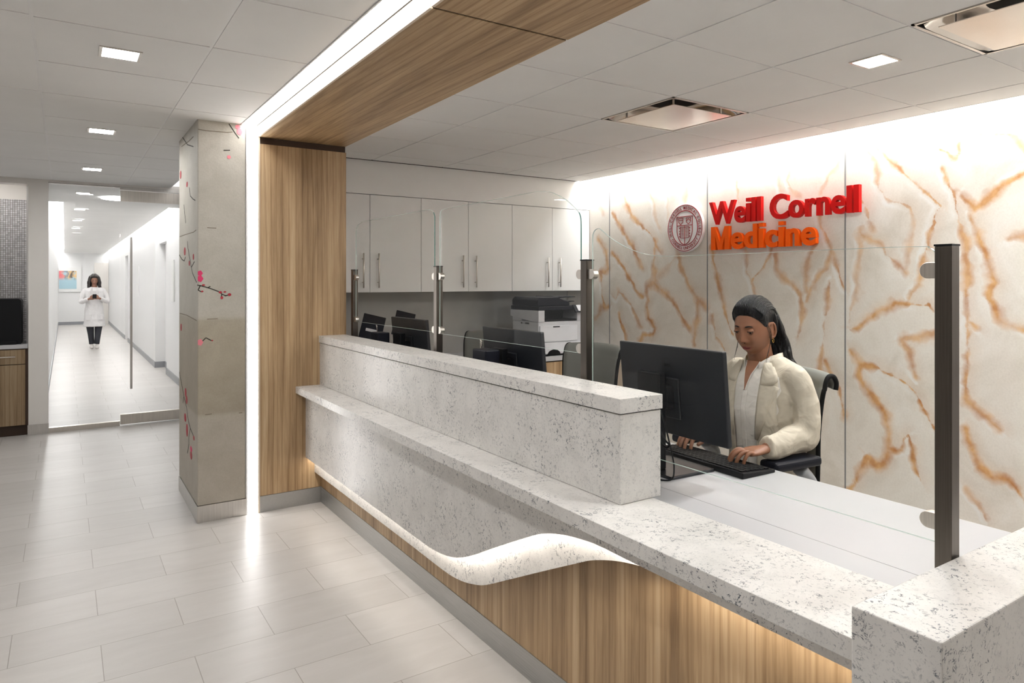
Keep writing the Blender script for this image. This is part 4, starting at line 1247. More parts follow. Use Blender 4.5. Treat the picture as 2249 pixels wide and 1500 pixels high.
def dsk(r, z0, z1): return MB().loft([((.50, 9.35, z0), (r, 0, 0), (0, r * 1.25, 0)), ((.50, 9.35, z1), (r, 0, 0), (0, r * 1.25, 0))], 32)
obj('diffuser', dsk(.16, CEIL - .012, CEIL - .001), M['lampc'], t)
for k, y in enumerate((9.04, 11.1, 13.1, 15.0)):
    downlight(.165, y, ['first square corridor downlight behind the glass panel', 'second square corridor downlight behind the glass panel', 'third square corridor downlight, farther down', 'farthest square corridor downlight'][k], .12, 'lampc', 'corridor downlights')
# framed picture: plain colourful blossoms on pale blue, white frame
def picture_mat():
    m, nt, bs = newmat('colourful_print')
    v = vec(nt)
    sp = N(nt, 'ShaderNodeSeparateXYZ'); L(nt, v, sp.inputs[0])
    n = noise(nt, vec(nt, (1, 1, .6)), 7, 3, .6, .8)
    hue = ramp(nt, math_(nt, 'ADD', math_(nt, 'MULTIPLY', sp.outputs[0], 1.6), math_(nt, 'MULTIPLY', n, .7)),
               [(0.1, rgb(232, 120, 130)), (.32, rgb(236, 150, 140)), (.42, rgb(130, 150, 165)), (.55, rgb(240, 200, 140)), (.75, rgb(90, 90, 96)), (.9, rgb(240, 205, 150))])
    up = math_(nt, 'MULTIPLY', math_(nt, 'SUBTRACT', sp.outputs[2], 1.48), 9, clamp=True)
    mk = math_(nt, 'MULTIPLY', up, math_(nt, 'MULTIPLY', math_(nt, 'SUBTRACT', noise(nt, v, 5, 2, .5), .40), 9, clamp=True))
    L(nt, mixc(nt, mk, rgb(176, 208, 220), hue), bs.inputs['Base Color'])
    setin(bs, Roughness=.6)
    return m
M['pic'] = picture_mat()
t = thing('framed_picture', 'framed print of bright flowers on pale blue at the end of the corridor', 'picture', (.05, 27.97, 1.05))
obj('frame', B(-.165, .46, 27.96, 27.998, 1.10, 1.92), M['cab'], t, bevel=.004)
obj('print', B(-.155, .33, 27.955, 27.961, 1.20, 1.80), M['pic'], t)
struct(obj('door_2', MB().box(.83, 1.24, 27.97, 27.999, 0.0, 2.08), M['wall']))
for y0, y1, z0, z1, lb in ((11.2, 11.5, 1.15, 1.75, 'small white notice board on the right corridor wall, nearer the glass door'), (16.2, 16.6, 1.15, 1.75, 'small white notice board on the right corridor wall, farther down')):
    xx = 1.31 if y0 < 12 else 1.25
    tag(obj('notice_board', B(xx - .02, xx - .001, y0, y1, z0, z1), M['cab'], bevel=.003), lb, 'board', 'corridor notice boards')
# ------------------------------------------------------------------ people
def skin_mat(name, base, lip, lipc, liph=(.018, .012, .014)):
    m, nt, bs = newmat(name)
    v = vec(nt)
    n = noise(nt, v, 30, 4, .6)
    c = ramp(nt, n, [(.3, tuple(x * .9 for x in base[:3]) + (1,)), (.7, base)])
    mp = N(nt, 'ShaderNodeMapping'); mp.vector_type = 'POINT'
    L(nt, v, mp.inputs[0])
    mp.inputs['Location'].default_value = (-lipc[0] / liph[0], -lipc[1] / liph[1], -lipc[2] / liph[2])
    mp.inputs['Scale'].default_value = (1 / liph[0], 1 / liph[1], 1 / liph[2])
    ln = N(nt, 'ShaderNodeVectorMath'); ln.operation = 'LENGTH'; L(nt, mp.outputs[0], ln.inputs[0])
    k = math_(nt, 'MULTIPLY', math_(nt, 'SUBTRACT', 1.0, ln.outputs['Value']), 8, clamp=True)
    L(nt, mixc(nt, math_(nt, 'MULTIPLY', k, .75), c, lip), bs.inputs['Base Color'])
    setin(bs, Roughness=.48)
    bs.inputs['Subsurface Weight'].default_value = .08
    bs.inputs['Subsurface Radius'].default_value = (.01, .004, .002)
    return m
def hair_mat(name, c0, c1, scale=(60, 60, 6)):
    m, nt, bs = newmat(name)
    n = noise(nt, vec(nt, scale), 4, 4, .65, .6)
    L(nt, ramp(nt, n, [(.35, c0), (.7, c1)]), bs.inputs['Base Color'])
    setin(bs, Roughness=.30)
    bump(nt, bs, n, 1.0, .008)
    return m
def cloth(name, col, fold=.5, rough=.8, sc=9):
    m, nt, bs = newmat(name)
    v = vec(nt)
    n = noise(nt, v, sc, 2, .5, .9)
    w = noise(nt, v, 700, 2, .6)
    L(nt, ramp(nt, n, [(.3, tuple(x * .93 for x in col[:3]) + (1,)), (.7, col)]), bs.inputs['Base Color'])
    setin(bs, Roughness=rough)
    b1 = N(nt, 'ShaderNodeBump'); b1.inputs['Strength'].default_value = fold; b1.inputs['Distance'].default_value = .02
    rg = noise(nt, v, sc * .8, 0, .5, 1.2)
    rg = math_(nt, 'SUBTRACT', 1.0, math_(nt, 'MULTIPLY', math_(nt, 'ABSOLUTE', math_(nt, 'SUBTRACT', rg, .5)), 5), clamp=True)
    L(nt, math_(nt, 'MULTIPLY_ADD', rg, .10, n), b1.inputs['Height'])
    b2 = N(nt, 'ShaderNodeBump'); b2.inputs['Strength'].default_value = .15; b2.inputs['Distance'].default_value = .001
    L(nt, w, b2.inputs['Height']); L(nt, b1.outputs[0], b2.inputs['Normal']); L(nt, b2.outputs[0], bs.inputs['Normal'])
    return m
M['hair'] = hair_mat('black_hair', rgb(4, 4, 6), rgb(16, 16, 21))
M['hair2'] = hair_mat('dark_curly_hair', rgb(28, 24, 24), rgb(70, 62, 60))
M['lips'] = pbr('lip_skin', rgb(146, 76, 70), .4, var=.08, scale=80)
M['brow'] = pbr('eyebrow_hair', rgb(28, 20, 18), .7)
M['eye'] = pbr('eye_white', rgb(225, 218, 212), .2)
M['iris'] = pbr('dark_iris', rgb(28, 16, 12), .15)
M['gold'] = pbr('gold', rgb(220, 170, 90), .2, 1.0)
M['blazer'] = cloth('cream_blazer', rgb(206, 196, 178), .55, .8, 13)
M['blouse'] = cloth('white_blouse', rgb(226, 220, 212), .45, .75, 16)
M['dark_trousers'] = cloth('dark_trousers', rgb(44, 46, 54), .4)
M['coat'] = cloth('white_coat', rgb(222, 220, 220), .4, .8, 7)
M['shoe'] = pbr('shoe', rgb(210, 204, 200), .5)
M['dshoe'] = pbr('dark_shoe', rgb(24, 22, 22), .4)

def g(x, s): return math.exp(-(x / s) ** 2)
def head_surface(d, feat=True):
    """point on the head for a unit direction (forward, left, up)"""
    f, l, u = d
    a = .094 if f > 0 else .098
    b, c = .074, (.116 if u > 0 else .114)
    r = 1 / math.sqrt((f / a) ** 2 + (l / b) ** 2 + (u / c) ** 2)
    x, y, z = f * r, l * r, u * r
    if z < 0:
        t = -z / .114
        y *= 1 - .23 * t ** 2.0
        if x < 0: x *= 1 - .5 * t ** 1.1
        else: x *= 1 - .03 * t
    if f > 0:
        k = min(1, f * 2.2)
        x *= 1 - .05 * g(z - .06, .05) * k         # forehead slope
        if feat:
            # nose
            if z > -.042:
                A = .003 + .0175 * min(1, max(0, (.012 - z) / .046)) ** 1.1
            else:
                A = .0205 * g(z + .042, .0060)
            A *= g(max(0, z - .012), .012)
            wN = .008 + .007 * min(1, max(0, (.0 - z) / .04))
            x += k * A * g(y, wN)
            x += k * .005 * (g(y - .013, .006) + g(y + .013, .006)) * g(z + .039, .007)
            # sockets, brow, cheeks
            x -= k * .0085 * (g(abs(y) - .031, .014)) * g(z - .001, .0115)
            x += k * .0035 * g(abs(y) - .030, .02) * g(z - .021, .008)
            x += k * .0055 * g(abs(y) - .040, .018) * g(z + .036, .022)
            # mouth
            x += k * .0060 * g(y, .030) * g(z + .074, .018)
            x += k * .0040 * g(y, .026) * g(z + .0665, .0042)
            x += k * .0042 * g(y, .024) * g(z + .0800, .0055)
            x -= k * .0036 * g(y, .024) * g(z + .0730 - 9 * y * y, .0022)
            x += k * .008 * g(y, .024) * g(z + .103, .012)
            x -= k * .004 * g(y, .02) * g(z + .090, .005)
            x -= k * .004 * (g(y - .0085, .0035) + g(y + .0085, .0035)) * g(z + .0475, .003)
    return Vector((x, y, z))
def head_grid(fn, n=120, m=96):
    v = []; f = []
    for i in range(1, m):
        t = PI * i / m
        for k in range(n):
            q = 2 * PI * k / n
            v.append(fn((math.sin(t) * math.cos(q), math.sin(t) * math.sin(q), math.cos(t))))
    v.append(fn((0, 0, 1))); v.append(fn((0, 0, -1)))
    for i in range(m - 2):
        for k in range(n):
            f.append((i * n + k, (i + 1) * n + k, (i + 1) * n + (k + 1) % n, i * n + (k + 1) % n))
    for k in range(n):
        f.append(((m - 1) * n, k, (k + 1) % n))
        f.append(((m - 1) * n + 1, (m - 2) * n + (k + 1) % n, (m - 2) * n + k))
    mb = MB(); mb.v = v; mb.f = f
    return mb
def hairline(x, y):
    """height above which hair grows, by forward coordinate"""
    P_ = [(-.11, -.075), (-.05, -.065), (-.040, -.040), (-.034, .022), (.006, .026), (.020, .010), (.034, .014), (.052, .040), (.070, .062), (.086, .072), (.12, .076)]
    for (a, b), (c, d) in zip(P_, P_[1:]):
        if x <= c: return b + (d - b) * max(0, (x - a) / (c - a))
    return P_[-1][1]
def hair_cap(thick=.013):
    mb = head_grid(lambda d: head_surface(d, False), 220, 180)
    nv = []; keep = []
    for p in mb.v:
        e = p.z - hairline(p.x, p.y)
        t = min(1, max(0, e / .042)) ** .8
        s = thick * (t * t * (3 - 2 * t)) * (1 + .10 * math.sin(p.y * 170 + p.x * 60))
        n = Vector((p.x / .096 ** 2, p.y / .074 ** 2, p.z / .116 ** 2)).normalized()
        nv.append(p + n * (s + .0005)); keep.append(e > -.002)
    out = MB(); out.v = nv
    out.f = [q for q in mb.f if all(keep[i] for i in q)]
    return out
def ear(mb, sgn):
    for k, (rr, off) in enumerate(((1.0, 0),)):
        path = []
        for i in range(15):
            a = -1.9 + 4.3 * i / 14
            path.append((-.010 - .016 * math.cos(a) * (1 - .1 * i / 14), sgn * (.0755 + .007 * math.sin(i / 14 * PI)), -.010 + .030 * math.sin(a)))
        mb.tube(path, [.0035] + [.0045] * 13 + [.004], 8)
    mb.ellipsoid((-.008, sgn * .0735, -.012), (.014, .005, .026), 12, 8)
    mb.ellipsoid((-.003, sgn * .0745, -.039), (.0065, .0045, .008), 10, 8)
def finger(mb, pts, r):
    pts = [Vector(p) for p in pts]
    c = smooth_curve([tuple(p) for p in pts], 4)
    n = len(c)
    mb.tube(c, [r * (1 - .22 * i / (n - 1)) for i in range(n)], 10)
    mb.ellipsoid(c[-1], (r * .80, r * .80, r * .80), 10, 8)
def hand(mb, wrist, fwd, side, up, spread=.0, curl=1.0):
    """side points to the thumb"""
    w = Vector(wrist); F = Vector(fwd).normalized(); U = Vector(up).normalized()
    S = (Vector(side) - F * Vector(side).dot(F)).normalized(); U = (U - F * U.dot(F) - S * U.dot(S)).normalized()
    mb.loft([(w - F * .02, S * .024, U * .018), (w, S * .024, U * .017), (w + F * .03, S * .034, U * .016), (w + F * .06, S * .040, U * .0145), (w + F * .082, S * .038, U * .0115), (w + F * .09, S * .032, U * .007)], 20)
    for k, (s, ln) in enumerate(((.029, .068), (.0105, .076), (-.0095, .070), (-.028, .056))):
        b0 = w + F * (.078 - abs(k - 1) * .004) + S * s
        d = (F + S * (s * 3.5 * (1 + spread))).normalized()
        finger(mb, [b0, b0 + d * ln * .38 + U * .008 * curl, b0 + d * ln * .74 - U * .006 * curl, b0 + d * ln * .93 - U * .026 * curl], .0094 if k < 3 else .0082)
    b0 = w + F * .018 + S * .026
    finger(mb, [b0, b0 + F * .025 + S * .022 - U * .004, b0 + F * .052 + S * .024 - U * .012, b0 + F * .070 + S * .016 - U * .020], .0102)

def remesh(o, vox, it=4, fac=.5):
    r = o.modifiers.new('skin', 'REMESH'); r.mode = 'VOXEL'; r.voxel_size = vox; r.use_smooth_shade = True
    if it:
        s = o.modifiers.new('soften', 'SMOOTH'); s.factor = fac; s.iterations = it
def folds(o, size, strength):
    tx = bpy.data.textures.new('folds', 'CLOUDS'); tx.noise_scale = size; tx.noise_depth = 1
    d = o.modifiers.new('folds', 'DISPLACE'); d.texture = tx; d.strength = strength; d.mid_level = .5; d.texture_coords = 'LOCAL'
def on_face(y, z):
    ty, tz, x = y, z, .085
    for _ in range(8):
        p = head_surface(tuple(Vector((x, ty, tz)).normalized()))
        x = p.x; ty += (y - p.y) * .8; tz += (z - p.z) * .8
        q = Vector((x, ty, tz))
    return p
def lips_mesh():
    mb = MB(); n = 25
    for up in (True, False):
        v = []; f = []; m = 6
        for i in range(n):
            y = -.0245 + .049 * i / (n - 1); u = abs(y) / .0245
            ml = -.0728 + .0054 * u * u
            th = (.0062 * (1 - u ** 2.2) * (1 - .22 * g(y, .004)) if up else -.0082 * (1 - u ** 2)) 
            for j in range(m):
                w = j / (m - 1)
                z = ml + (.0003 if up else -.0003) + th * w
                p = on_face(y, z)
                b = (.0030 if up else .0040) * math.sin(PI * min(1, w * .85 + .12)) * (1 - u ** 3)
                v.append((p.x + b + .0008, y, z))
        for i in range(n - 1):
            for j in range(m - 1): f.append((i * m + j, i * m + j + 1, (i + 1) * m + j + 1, (i + 1) * m + j))
        mb.add(v, f)
    return mb
def face_parts(par, HM, skin, full=True):
    lo_ = obj('lips', lips_mesh().xf(HM), M['lips'], par, smooth=True)
    ns = MB()
    for sg in (-1, 1): ns.ellipsoid((.0945, sg * .0078, -.0462), (.0035, .0032, .0016), 10, 6)
    obj('nostrils', ns.xf(HM), M['brow'], par, smooth=True)
    face_parts_(par, HM, skin)
def face_parts_(par, HM, skin):
    """eyes, lids, brows as children; HM: head matrix in the person's frame"""
    for sg in (-1, 1):
        e = MB().ellipsoid((.0775, sg * .031, .0005), (.0108, .0112, .0108), 20, 14)
        eo = obj('eye', e.xf(HM), M['eye'], par, smooth=True)
        ir = MB().ellipsoid((.0833, sg * .0315 + .0012, -.0035), (.0058, .0056, .0056), 14, 10).xf(HM)
        i_ = obj('iris', ir, M['iris'], None, smooth=True); i_.parent = eo
        # lids: shells over the ball; gaze is lowered
        def lid(a0, a1, rad):
            rad -= .0006
            v = []; f = []; n, m = 18, 8
            for i in range(m + 1):
                a = a0 + (a1 - a0) * i / m
                for k in range(n + 1):
                    b = -1.42 + 2.84 * k / n
                    x = math.cos(a) * math.cos(b); z = math.sin(a) * math.cos(b) ** .55; y = math.sin(b)
                    v.append((.0775 + rad * x, sg * .031 + rad * 1.12 * y, .0005 + rad * z))
            for i in range(m):
                for k in range(n): f.append((i * (n + 1) + k, i * (n + 1) + k + 1, (i + 1) * (n + 1) + k + 1, (i + 1) * (n + 1) + k))
            return MB().add(v, f)
        obj('upper_eyelid', lid(-.05, 1.5, .0130).xf(HM), skin, par, smooth=True)
        obj('lower_eyelid', lid(-1.4, -.34, .0123).xf(HM), skin, par, smooth=True)
        la = []
        for k in range(13):
            b = -1.25 + 2.5 * k / 12
            la.append((.0775 + .0130 * math.cos(b), sg * .031 + .0134 * 1.12 * math.sin(b), .0005 - .0010))
        obj('eyelashes', MB().tube(la, [.0006] + [.0014] * 11 + [.0008], 6).xf(HM), M['brow'], par, smooth=True)
        br = []
        for k in range(9):
            u = k / 8
            y = sg * (.013 + .036 * u); z = .0185 + .0065 * math.sin(u * 2.2) - .003 * u
            d = Vector((.088, y, z)).normalized(); p = head_surface(tuple(d)); sc = 1.012
            # refine so that y,z stay
            p = Vector((p.x + .0012, p.y, p.z)); br.append(p)
        obj('eyebrow', MB().tube(br, [.0016, .0032, .0036, .0036, .0034, .0030, .0026, .0019, .0010], 8, flat=.8).xf(HM), M['brow'], par, smooth=True)

# ---- the receptionist: local frame x = where she faces, y = her left, z up
def wigv(p, n=4): return smooth_curve(p, n)
def build_receptionist():
    t = thing('person', 'woman in cream blazer and white blouse with long black hair, typing behind the desk', 'person', (2.40, 1.87, 0), PI, world=False)
    HM = Matrix.Translation((.045, 0, 1.246)) @ Matrix.Rotation(math.radians(7), 4, 'Z') @ Matrix.Rotation(math.radians(9), 4, 'Y') @ Matrix.Scale(.985, 4)
    lipc = HM @ Vector((.083, 0, -.0735))
    skin = skin_mat('warm_brown_skin', rgb(152, 103, 76), rgb(140, 76, 68), lipc, (.020, .0270, .0105))
    M['skin'] = skin
    b = head_grid(head_surface, 150, 120)
    ear(b, 1); ear(b, -1)
    b.xf(HM)
    b.loft([((-.045, 0, .99), (.075, 0, 0), (0, .12, 0)), ((-.03, 0, 1.04), (.06, 0, 0), (0, .085, 0)), ((-.012, 0, 1.075), (.052, 0, 0), (0, .057, 0)), ((.0, 0, 1.11), (.050, 0, 0), (0, .051, 0)), ((.012, 0, 1.15), (.050, 0, 0), (0, .050, 0)), ((.022, 0, 1.20), (.045, 0, 0), (0, .048, 0))], 28)
    b.loft([((-.05, 0, .56), (.10, 0, 0), (0, .145, 0)), ((-.045, 0, .70), (.085, 0, 0), (0, .115, 0)), ((-.035, 0, .85), (.088, 0, 0), (0, .13, 0)), ((-.04, 0, .96), (.082, 0, 0), (0, .145, 0)), ((-.04, 0, 1.03), (.06, 0, 0), (0, .12, 0))], 24)
    LS, LE, LW = (-.02, .148, 1.02), (-.02, .196, .830), (.215, .185, .803)
    RS, RE, RW = (-.02, -.148, 1.02), (-.02, -.200, .830), (.205, -.15, .803)
    for S_, E_, W__ in ((LS, LE, LW), (RS, RE, RW)):
        b.tube(wigv([S_, tuple((np.array(S_) + np.array(E_)) / 2), E_]), .029, 14)
        b.tube(wigv([E_, tuple((np.array(E_) + np.array(W__)) / 2), W__]), [.029, .029, .029, .028, .027, .026, .025, .023, .022], 14)
    hand(b, LW, (1, -.28, -.10), (0, -1, 0), (0, 0, 1))
    hand(b, RW, (1, .22, -.10), (0, 1, 0), (0, 0, 1))
    o = obj('body', b, skin, t, smooth=True)
    remesh(o, .0019, 2, .4)
    face_parts(t, HM, skin)
    # hair
    h = hair_cap(.014).xf(HM)
    ho = obj('hair', h, M['hair'], t, smooth=True)
    lk = MB()
    rr = random.Random(5)
    for k in range(95):
        u = rr.uniform(-1, 1)
        a0 = Vector((-.050 + rr.uniform(-.03, .02), .060 * u, .070 + rr.uniform(-.03, .02)))
        p1 = Vector((-.098 + .03 * u * u, .062 * u + .014, .01 + rr.uniform(-.02, .02)))
        p2 = Vector((-.100, .050 * u + .030 + rr.uniform(-.01, .01), -.07))
        p3 = Vector((-.098 + rr.uniform(-.02, .02), .048 * u + .052, -.145 + rr.uniform(-.01, .01)))
        p4 = Vector((-.100 + rr.uniform(-.02, .02), .040 * u + .075 + rr.uniform(-.01, .01), -.185 + rr.uniform(-.05, .02)))
        c = wigv([tuple(a0), tuple(p1), tuple(p2), tuple(p3), tuple(p4)], 5)
        ph = rr.uniform(0, 6)
        c = [(x + .004 * math.sin(i * .9 + ph), y + .004 * math.cos(i * .8 + ph), z) for i, (x, y, z) in enumerate(c)]
        n = len(c)
        lk.tube(c, [.003 + .0055 * math.sin(PI * min(1, (i + 1.5) / n)) ** .6 for i in range(n)], 7)
    # swept-back strands over the skull
    for k in range(110):
        u = -1 + 2 * k / 109; jit = rr.uniform(-.002, .0035)
        pts = []
        for i in range(9):
            w = i / 8
            a = math.radians(42 - 122 * w) 
            d = Vector((math.sin(math.radians(52) - w * 2.35), 0, math.cos(math.radians(52) - w * 2.35)))
            d = Vector((d.x, u * (1.0 - .35 * w), max(d.z, -.2) + .15 * (1 - abs(u)))).normalized()
            p = head_surface(tuple(d), False)
            e = p.z - hairline(p.x, p.y)
            if e < .006: continue
            nn = Vector((p.x / .096 ** 2, p.y / .074 ** 2, p.z / .116 ** 2)).normalized()
            pts.append(tuple(p + nn * (.0125 * min(1, e / .042) ** .8 + .001 + jit * .8 + .0012 * math.sin(k * 2.1 + i * .8) + .004 * math.sin(w * PI))))
        if len(pts) > 4:
            lk.tube(wigv(pts, 3), .0027, 5)
    # loose wisps before the ears
    for sg in (1, -1):
        for k in range(4):
            lk.tube(wigv([(.026 - k * .004, sg * .0715, .02), (.022 - k * .005, sg * (.0775 + .0006 * k), -.012), (.014 - k * .003, sg * .077, -.048), (.022 + .008 * k, sg * .074, -.080 - .010 * k), (.034 + .007 * k, sg * .076, -.096 - .012 * k)], 5), .0007, 5)
    lk.xf(HM)
    l_ = obj('long_locks', lk, M['hair'], None, smooth=True); l_.parent = ho
    er = MB()
    for i, sg in enumerate((1, -1)):
        er.tube([(-.003 + .006 * math.cos(q), sg * .0800, -.052 + .009 * math.sin(q)) for q in [2 * PI * k / 14 for k in range(15)]], .0012, 6)
    obj('earrings', er.xf(HM), M['gold'], t, smooth=True)
    nk = MB().tube(wigv([(.030, .052, 1.095), (.050, .03, 1.075), (.060, 0, 1.058), (.050, -.03, 1.075), (.030, -.052, 1.095)], 5), .0009, 6)
    nk.ellipsoid((.0625, 0, 1.053), (.0035, .0035, .0045), 10, 8)
    obj('necklace', nk, M['gold'], t, smooth=True)
    # blouse
    bl = MB().loft([((-.045, 0, .52), (.142, 0, 0), (0, .145, 0)), ((-.045, 0, .66), (.138, 0, 0), (0, .125, 0)), ((-.038, 0, .80), (.146, 0, 0), (0, .13, 0)), ((-.032, 0, .90), (.150, 0, 0), (0, .14, 0)), ((-.030, 0, .97), (.133, 0, 0), (0, .145, 0)), ((-.026, 0, 1.02), (.112, 0, 0), (0, .13, 0)), ((-.024, 0, 1.05), (.090, 0, 0), (0, .10, 0)), ((-.020, 0, 1.072), (.068, 0, 0), (0, .075, 0))], 48)
    bo = obj('blouse', bl, M['blouse'], t, smooth=True)
    # standing collar, open in front
    v = []; f = []; n = 33
    for i in range(n):
        a = math.radians(33) + (2 * PI - 2 * math.radians(33)) * i / (n - 1)
        fr = max(0, math.cos(a))
        for j, (r, z) in enumerate(((.064, 1.050), (.061, 1.075), (.0595, 1.100 + .0))):
            zz = z - .030 * fr ** 2 - (.012 * fr ** 6 * j)
            v.append((-.002 + (r + .014 * fr) * math.cos(a) * 1.02, r * math.sin(a) * 1.02, zz))
    for i in range(n - 1):
        for j in range(2): f.append((i * 3 + j, i * 3 + j + 1, (i + 1) * 3 + j + 1, (i + 1) * 3 + j))
    c = obj('collar', MB().add(v, f), M['blouse'], None, smooth=True); c.parent = bo
    s = c.modifiers.new('thick', 'SOLIDIFY'); s.thickness = .003; s.offset = 1
    # open neckline: skin wedge under the collar
    def front_x(z):
        P_ = [(.52, .097), (.66, .093), (.80, .108), (.90, .118), (.97, .103), (1.02, .086), (1.05, .066), (1.072, .048), (1.09, .044)]
        for (a, b_), (c_, d_) in zip(P_, P_[1:]):
            if z <= c_: return b_ + (d_ - b_) * (z - a) / (c_ - a)
        return P_[-1][1]
    def strip(path, w0, w1, off, nx=5):
        """surface-hugging strip along (y,z) path on the chest front"""
        v = []; f = []; n = len(path)
        for i, (y, z) in enumerate(path):
            w = w0 + (w1 - w0) * i / (n - 1)
            for k in range(nx):
                yy = y + w * (k / (nx - 1) - .5)
                hw = .14
                x = -.03 + (front_x(z) + .03) * math.sqrt(max(0, 1 - (yy / hw) ** 2)) + off
                v.append((x, yy, z))
        for i in range(n - 1):
            for k in range(nx - 1): f.append((i * nx + k, i * nx + k + 1, (i + 1) * nx + k + 1, (i + 1) * nx + k))
        return MB().add(v, f)
    zz = [1.078, 1.064, 1.045, 1.025, 1.00, .98, .965]
    w = MB()
    ws = [.040, .034, .028, .019, .012, .006, .002]
    v = []; f = []
    for i, (z, ww) in enumerate(zip(zz, ws)):
        for k in range(5):
            yy = ww * (k / 2 - 1) * .8
            v.append((front_x(z) + .0035 + .002 * (1 - abs(k / 2 - 1)), yy, z))
    for i in range(len(zz) - 1):
        for k in range(4): f.append((i * 5 + k, i * 5 + k + 1, (i + 1) * 5 + k + 1, (i + 1) * 5 + k))
    so = obj('open_neckline', MB().add(v, f), skin, None, smooth=True); so.parent = bo
    pz = [.965 - .02 * k for k in range(16)]
    pl_ = obj('placket', strip([(0, z) for z in pz], .024, .024, .0025), M['blouse'], None, smooth=True); pl_.parent = bo
    s = pl_.modifiers.new('thick', 'SOLIDIFY'); s.thickness = .002
    ed = MB()
    for sg in (-1, 1):
        e_ = [(front_x(z) + .0035, sg * (w_ * .8 + .0015), z) for z, w_ in zip(zz, ws)]
        ed.tube(wigv(e_, 3), .0022, 6)
    eo = obj('neckline_edge', ed, M['blouse'], None, smooth=True); eo.parent = bo
    # blazer: torso shell left open in front, sleeves
    jb = MB()
    rings = [(-.055, .50, .150, .185), (-.052, .60, .140, .170), (-.050, .68, .132, .158), (-.045, .78, .136, .152), (-.042, .88, .138, .158), (-.042, .95, .128, .166), (-.045, 1.00, .112, .172), (-.045, 1.035, .095, .164), (-.042, 1.060, .080, .145), (-.038, 1.080, .070, .105), (-.032, 1.096, .065, .078)]
    jb.loft([((cx, 0, z), (a_, 0, 0), (0, b_, 0)) for cx, z, a_, b_ in rings], 48)
    def sleeve(S_, E_, W__, sg):
        S0 = (S_[0] - .01, S_[1] - sg * .03, S_[2] + .0)
        jb.tube(wigv([S0, S_, (S_[0] - .015, S_[1] + sg * .036, S_[2] - .085), (E_[0] - .006, E_[1] + sg * .004, E_[2] + .03), (E_[0] + .01, E_[1] + sg * .002, E_[2] - .012), (E_[0] + .07, E_[1] - sg * .006, E_[2] - .012), (W__[0] - .06, W__[1] + sg * .004, W__[2] - .002), (W__[0] - .002, W__[1], W__[2] + .004)], 4),
                [.050, .050, .051, .051, .051, .051, .051, .051, .051, .051, .051, .052, .052, .052, .053, .053, .053, .052, .051, .050, .049, .048, .047, .046, .044, .042, .041, .040, .040][:29], 20)
    sleeve(LS, LE, LW, 1); sleeve(RS, RE, RW, -1)
    jo = obj('blazer', jb, M['blazer'], t, smooth=True)
    remesh(jo, .0065, 8, .6)
    folds(jo, .055, .009)
    # lapels and collar
    def jx(y, z):
        P_ = [(r[1], r[0], r[2], r[3]) for r in rings]
        for p, q in zip(P_, P_[1:]):
            if z <= q[0]:
                k = (z - p[0]) / (q[0] - p[0]); cx = p[1] + (q[1] - p[1]) * k; a_ = p[2] + (q[2] - p[2]) * k; b_ = p[3] + (q[3] - p[3]) * k
                return cx + a_ * math.sqrt(max(0.02, 1 - (y / b_) ** 2))
        return .03
    def panel(name, poly, off, par, mat, rim=True, nz=16):
        """poly: list of (z, y_inner, y_outer)"""
        v = []; f = []; nx = 7
        for z, yi, yo in poly:
            for k in range(nx):
                y = yi + (yo - yi) * k / (nx - 1)
                v.append((max(jx(y, z), front_x(min(z, 1.08)) * 0 - 1) + off + .004 * math.sin(PI * k / (nx - 1)), y, z))
        for i in range(len(poly) - 1):
            for k in range(nx - 1): f.append((i * nx + k, i * nx + k + 1, (i + 1) * nx + k + 1, (i + 1) * nx + k))
        o = obj(name, MB().add(v, f), mat, None, smooth=True); o.parent = par
        s = o.modifiers.new('thick', 'SOLIDIFY'); s.thickness = .004; s.offset = 1
        return o
    for sg in (1, -1):
        fp = [(.52, sg * .060, sg * .15), (.62, sg * .055, sg * .14), (.72, sg * .052, sg * .13), (.80, sg * .054, sg * .13), (.88, sg * .060, sg * .12), (.94, sg * .063, sg * .12), (.99, sg * .064, sg * .12), (1.03, sg * .062, sg * .11), (1.06, sg * .060, sg * .09)]
        panel('front_panel', fp, .014, jo, M['blazer'])
        lp = [(.80, sg * .053, sg * .062), (.86, sg * .054, sg * .085), (.92, sg * .056, sg * .105), (.965, sg * .058, sg * .122), (.982, sg * .058, sg * .128), (.992, sg * .058, sg * .098), (1.02, sg * .059, sg * .098), (1.05, sg * .058, sg * .085)]
        panel('lapel', lp, .019, jo, M['blazer'])
        cpn = [(.990, sg * .062, sg * .108), (1.008, sg * .058, sg * .122), (1.03, sg * .055, sg * .112), (1.055, sg * .054, sg * .092), (1.075, sg * .054, sg * .078)]
        panel('notch_collar', cpn, .022, jo, M['blazer'])
    v = []; f = []; n = 29
    for i in range(n):
        a = math.radians(52) + (2 * PI - 2 * math.radians(52)) * i / (n - 1)
        for j, (r, z) in enumerate(((.086, 1.052), (.078, 1.085), (.072, 1.112), (.067, 1.108), (.066, 1.08))):
            v.append((-.022 + r * math.cos(a), r * math.sin(a), z - .02 * max(0, math.cos(a))))
    for i in range(n - 1):
        for j in range(4): f.append((i * 5 + j, i * 5 + j + 1, (i + 1) * 5 + j + 1, (i + 1) * 5 + j))
    c = obj('back_collar', MB().add(v, f), M['blazer'], None, smooth=True); c.parent = jo
    # legs
    tr = MB()
    tr.loft([((-.06, 0, .46), (.15, 0, 0), (0, .17, 0)), ((-.055, 0, .52), (.15, 0, 0), (0, .175, 0)), ((-.05, 0, .58), (.13, 0, 0), (0, .165, 0))], 24)
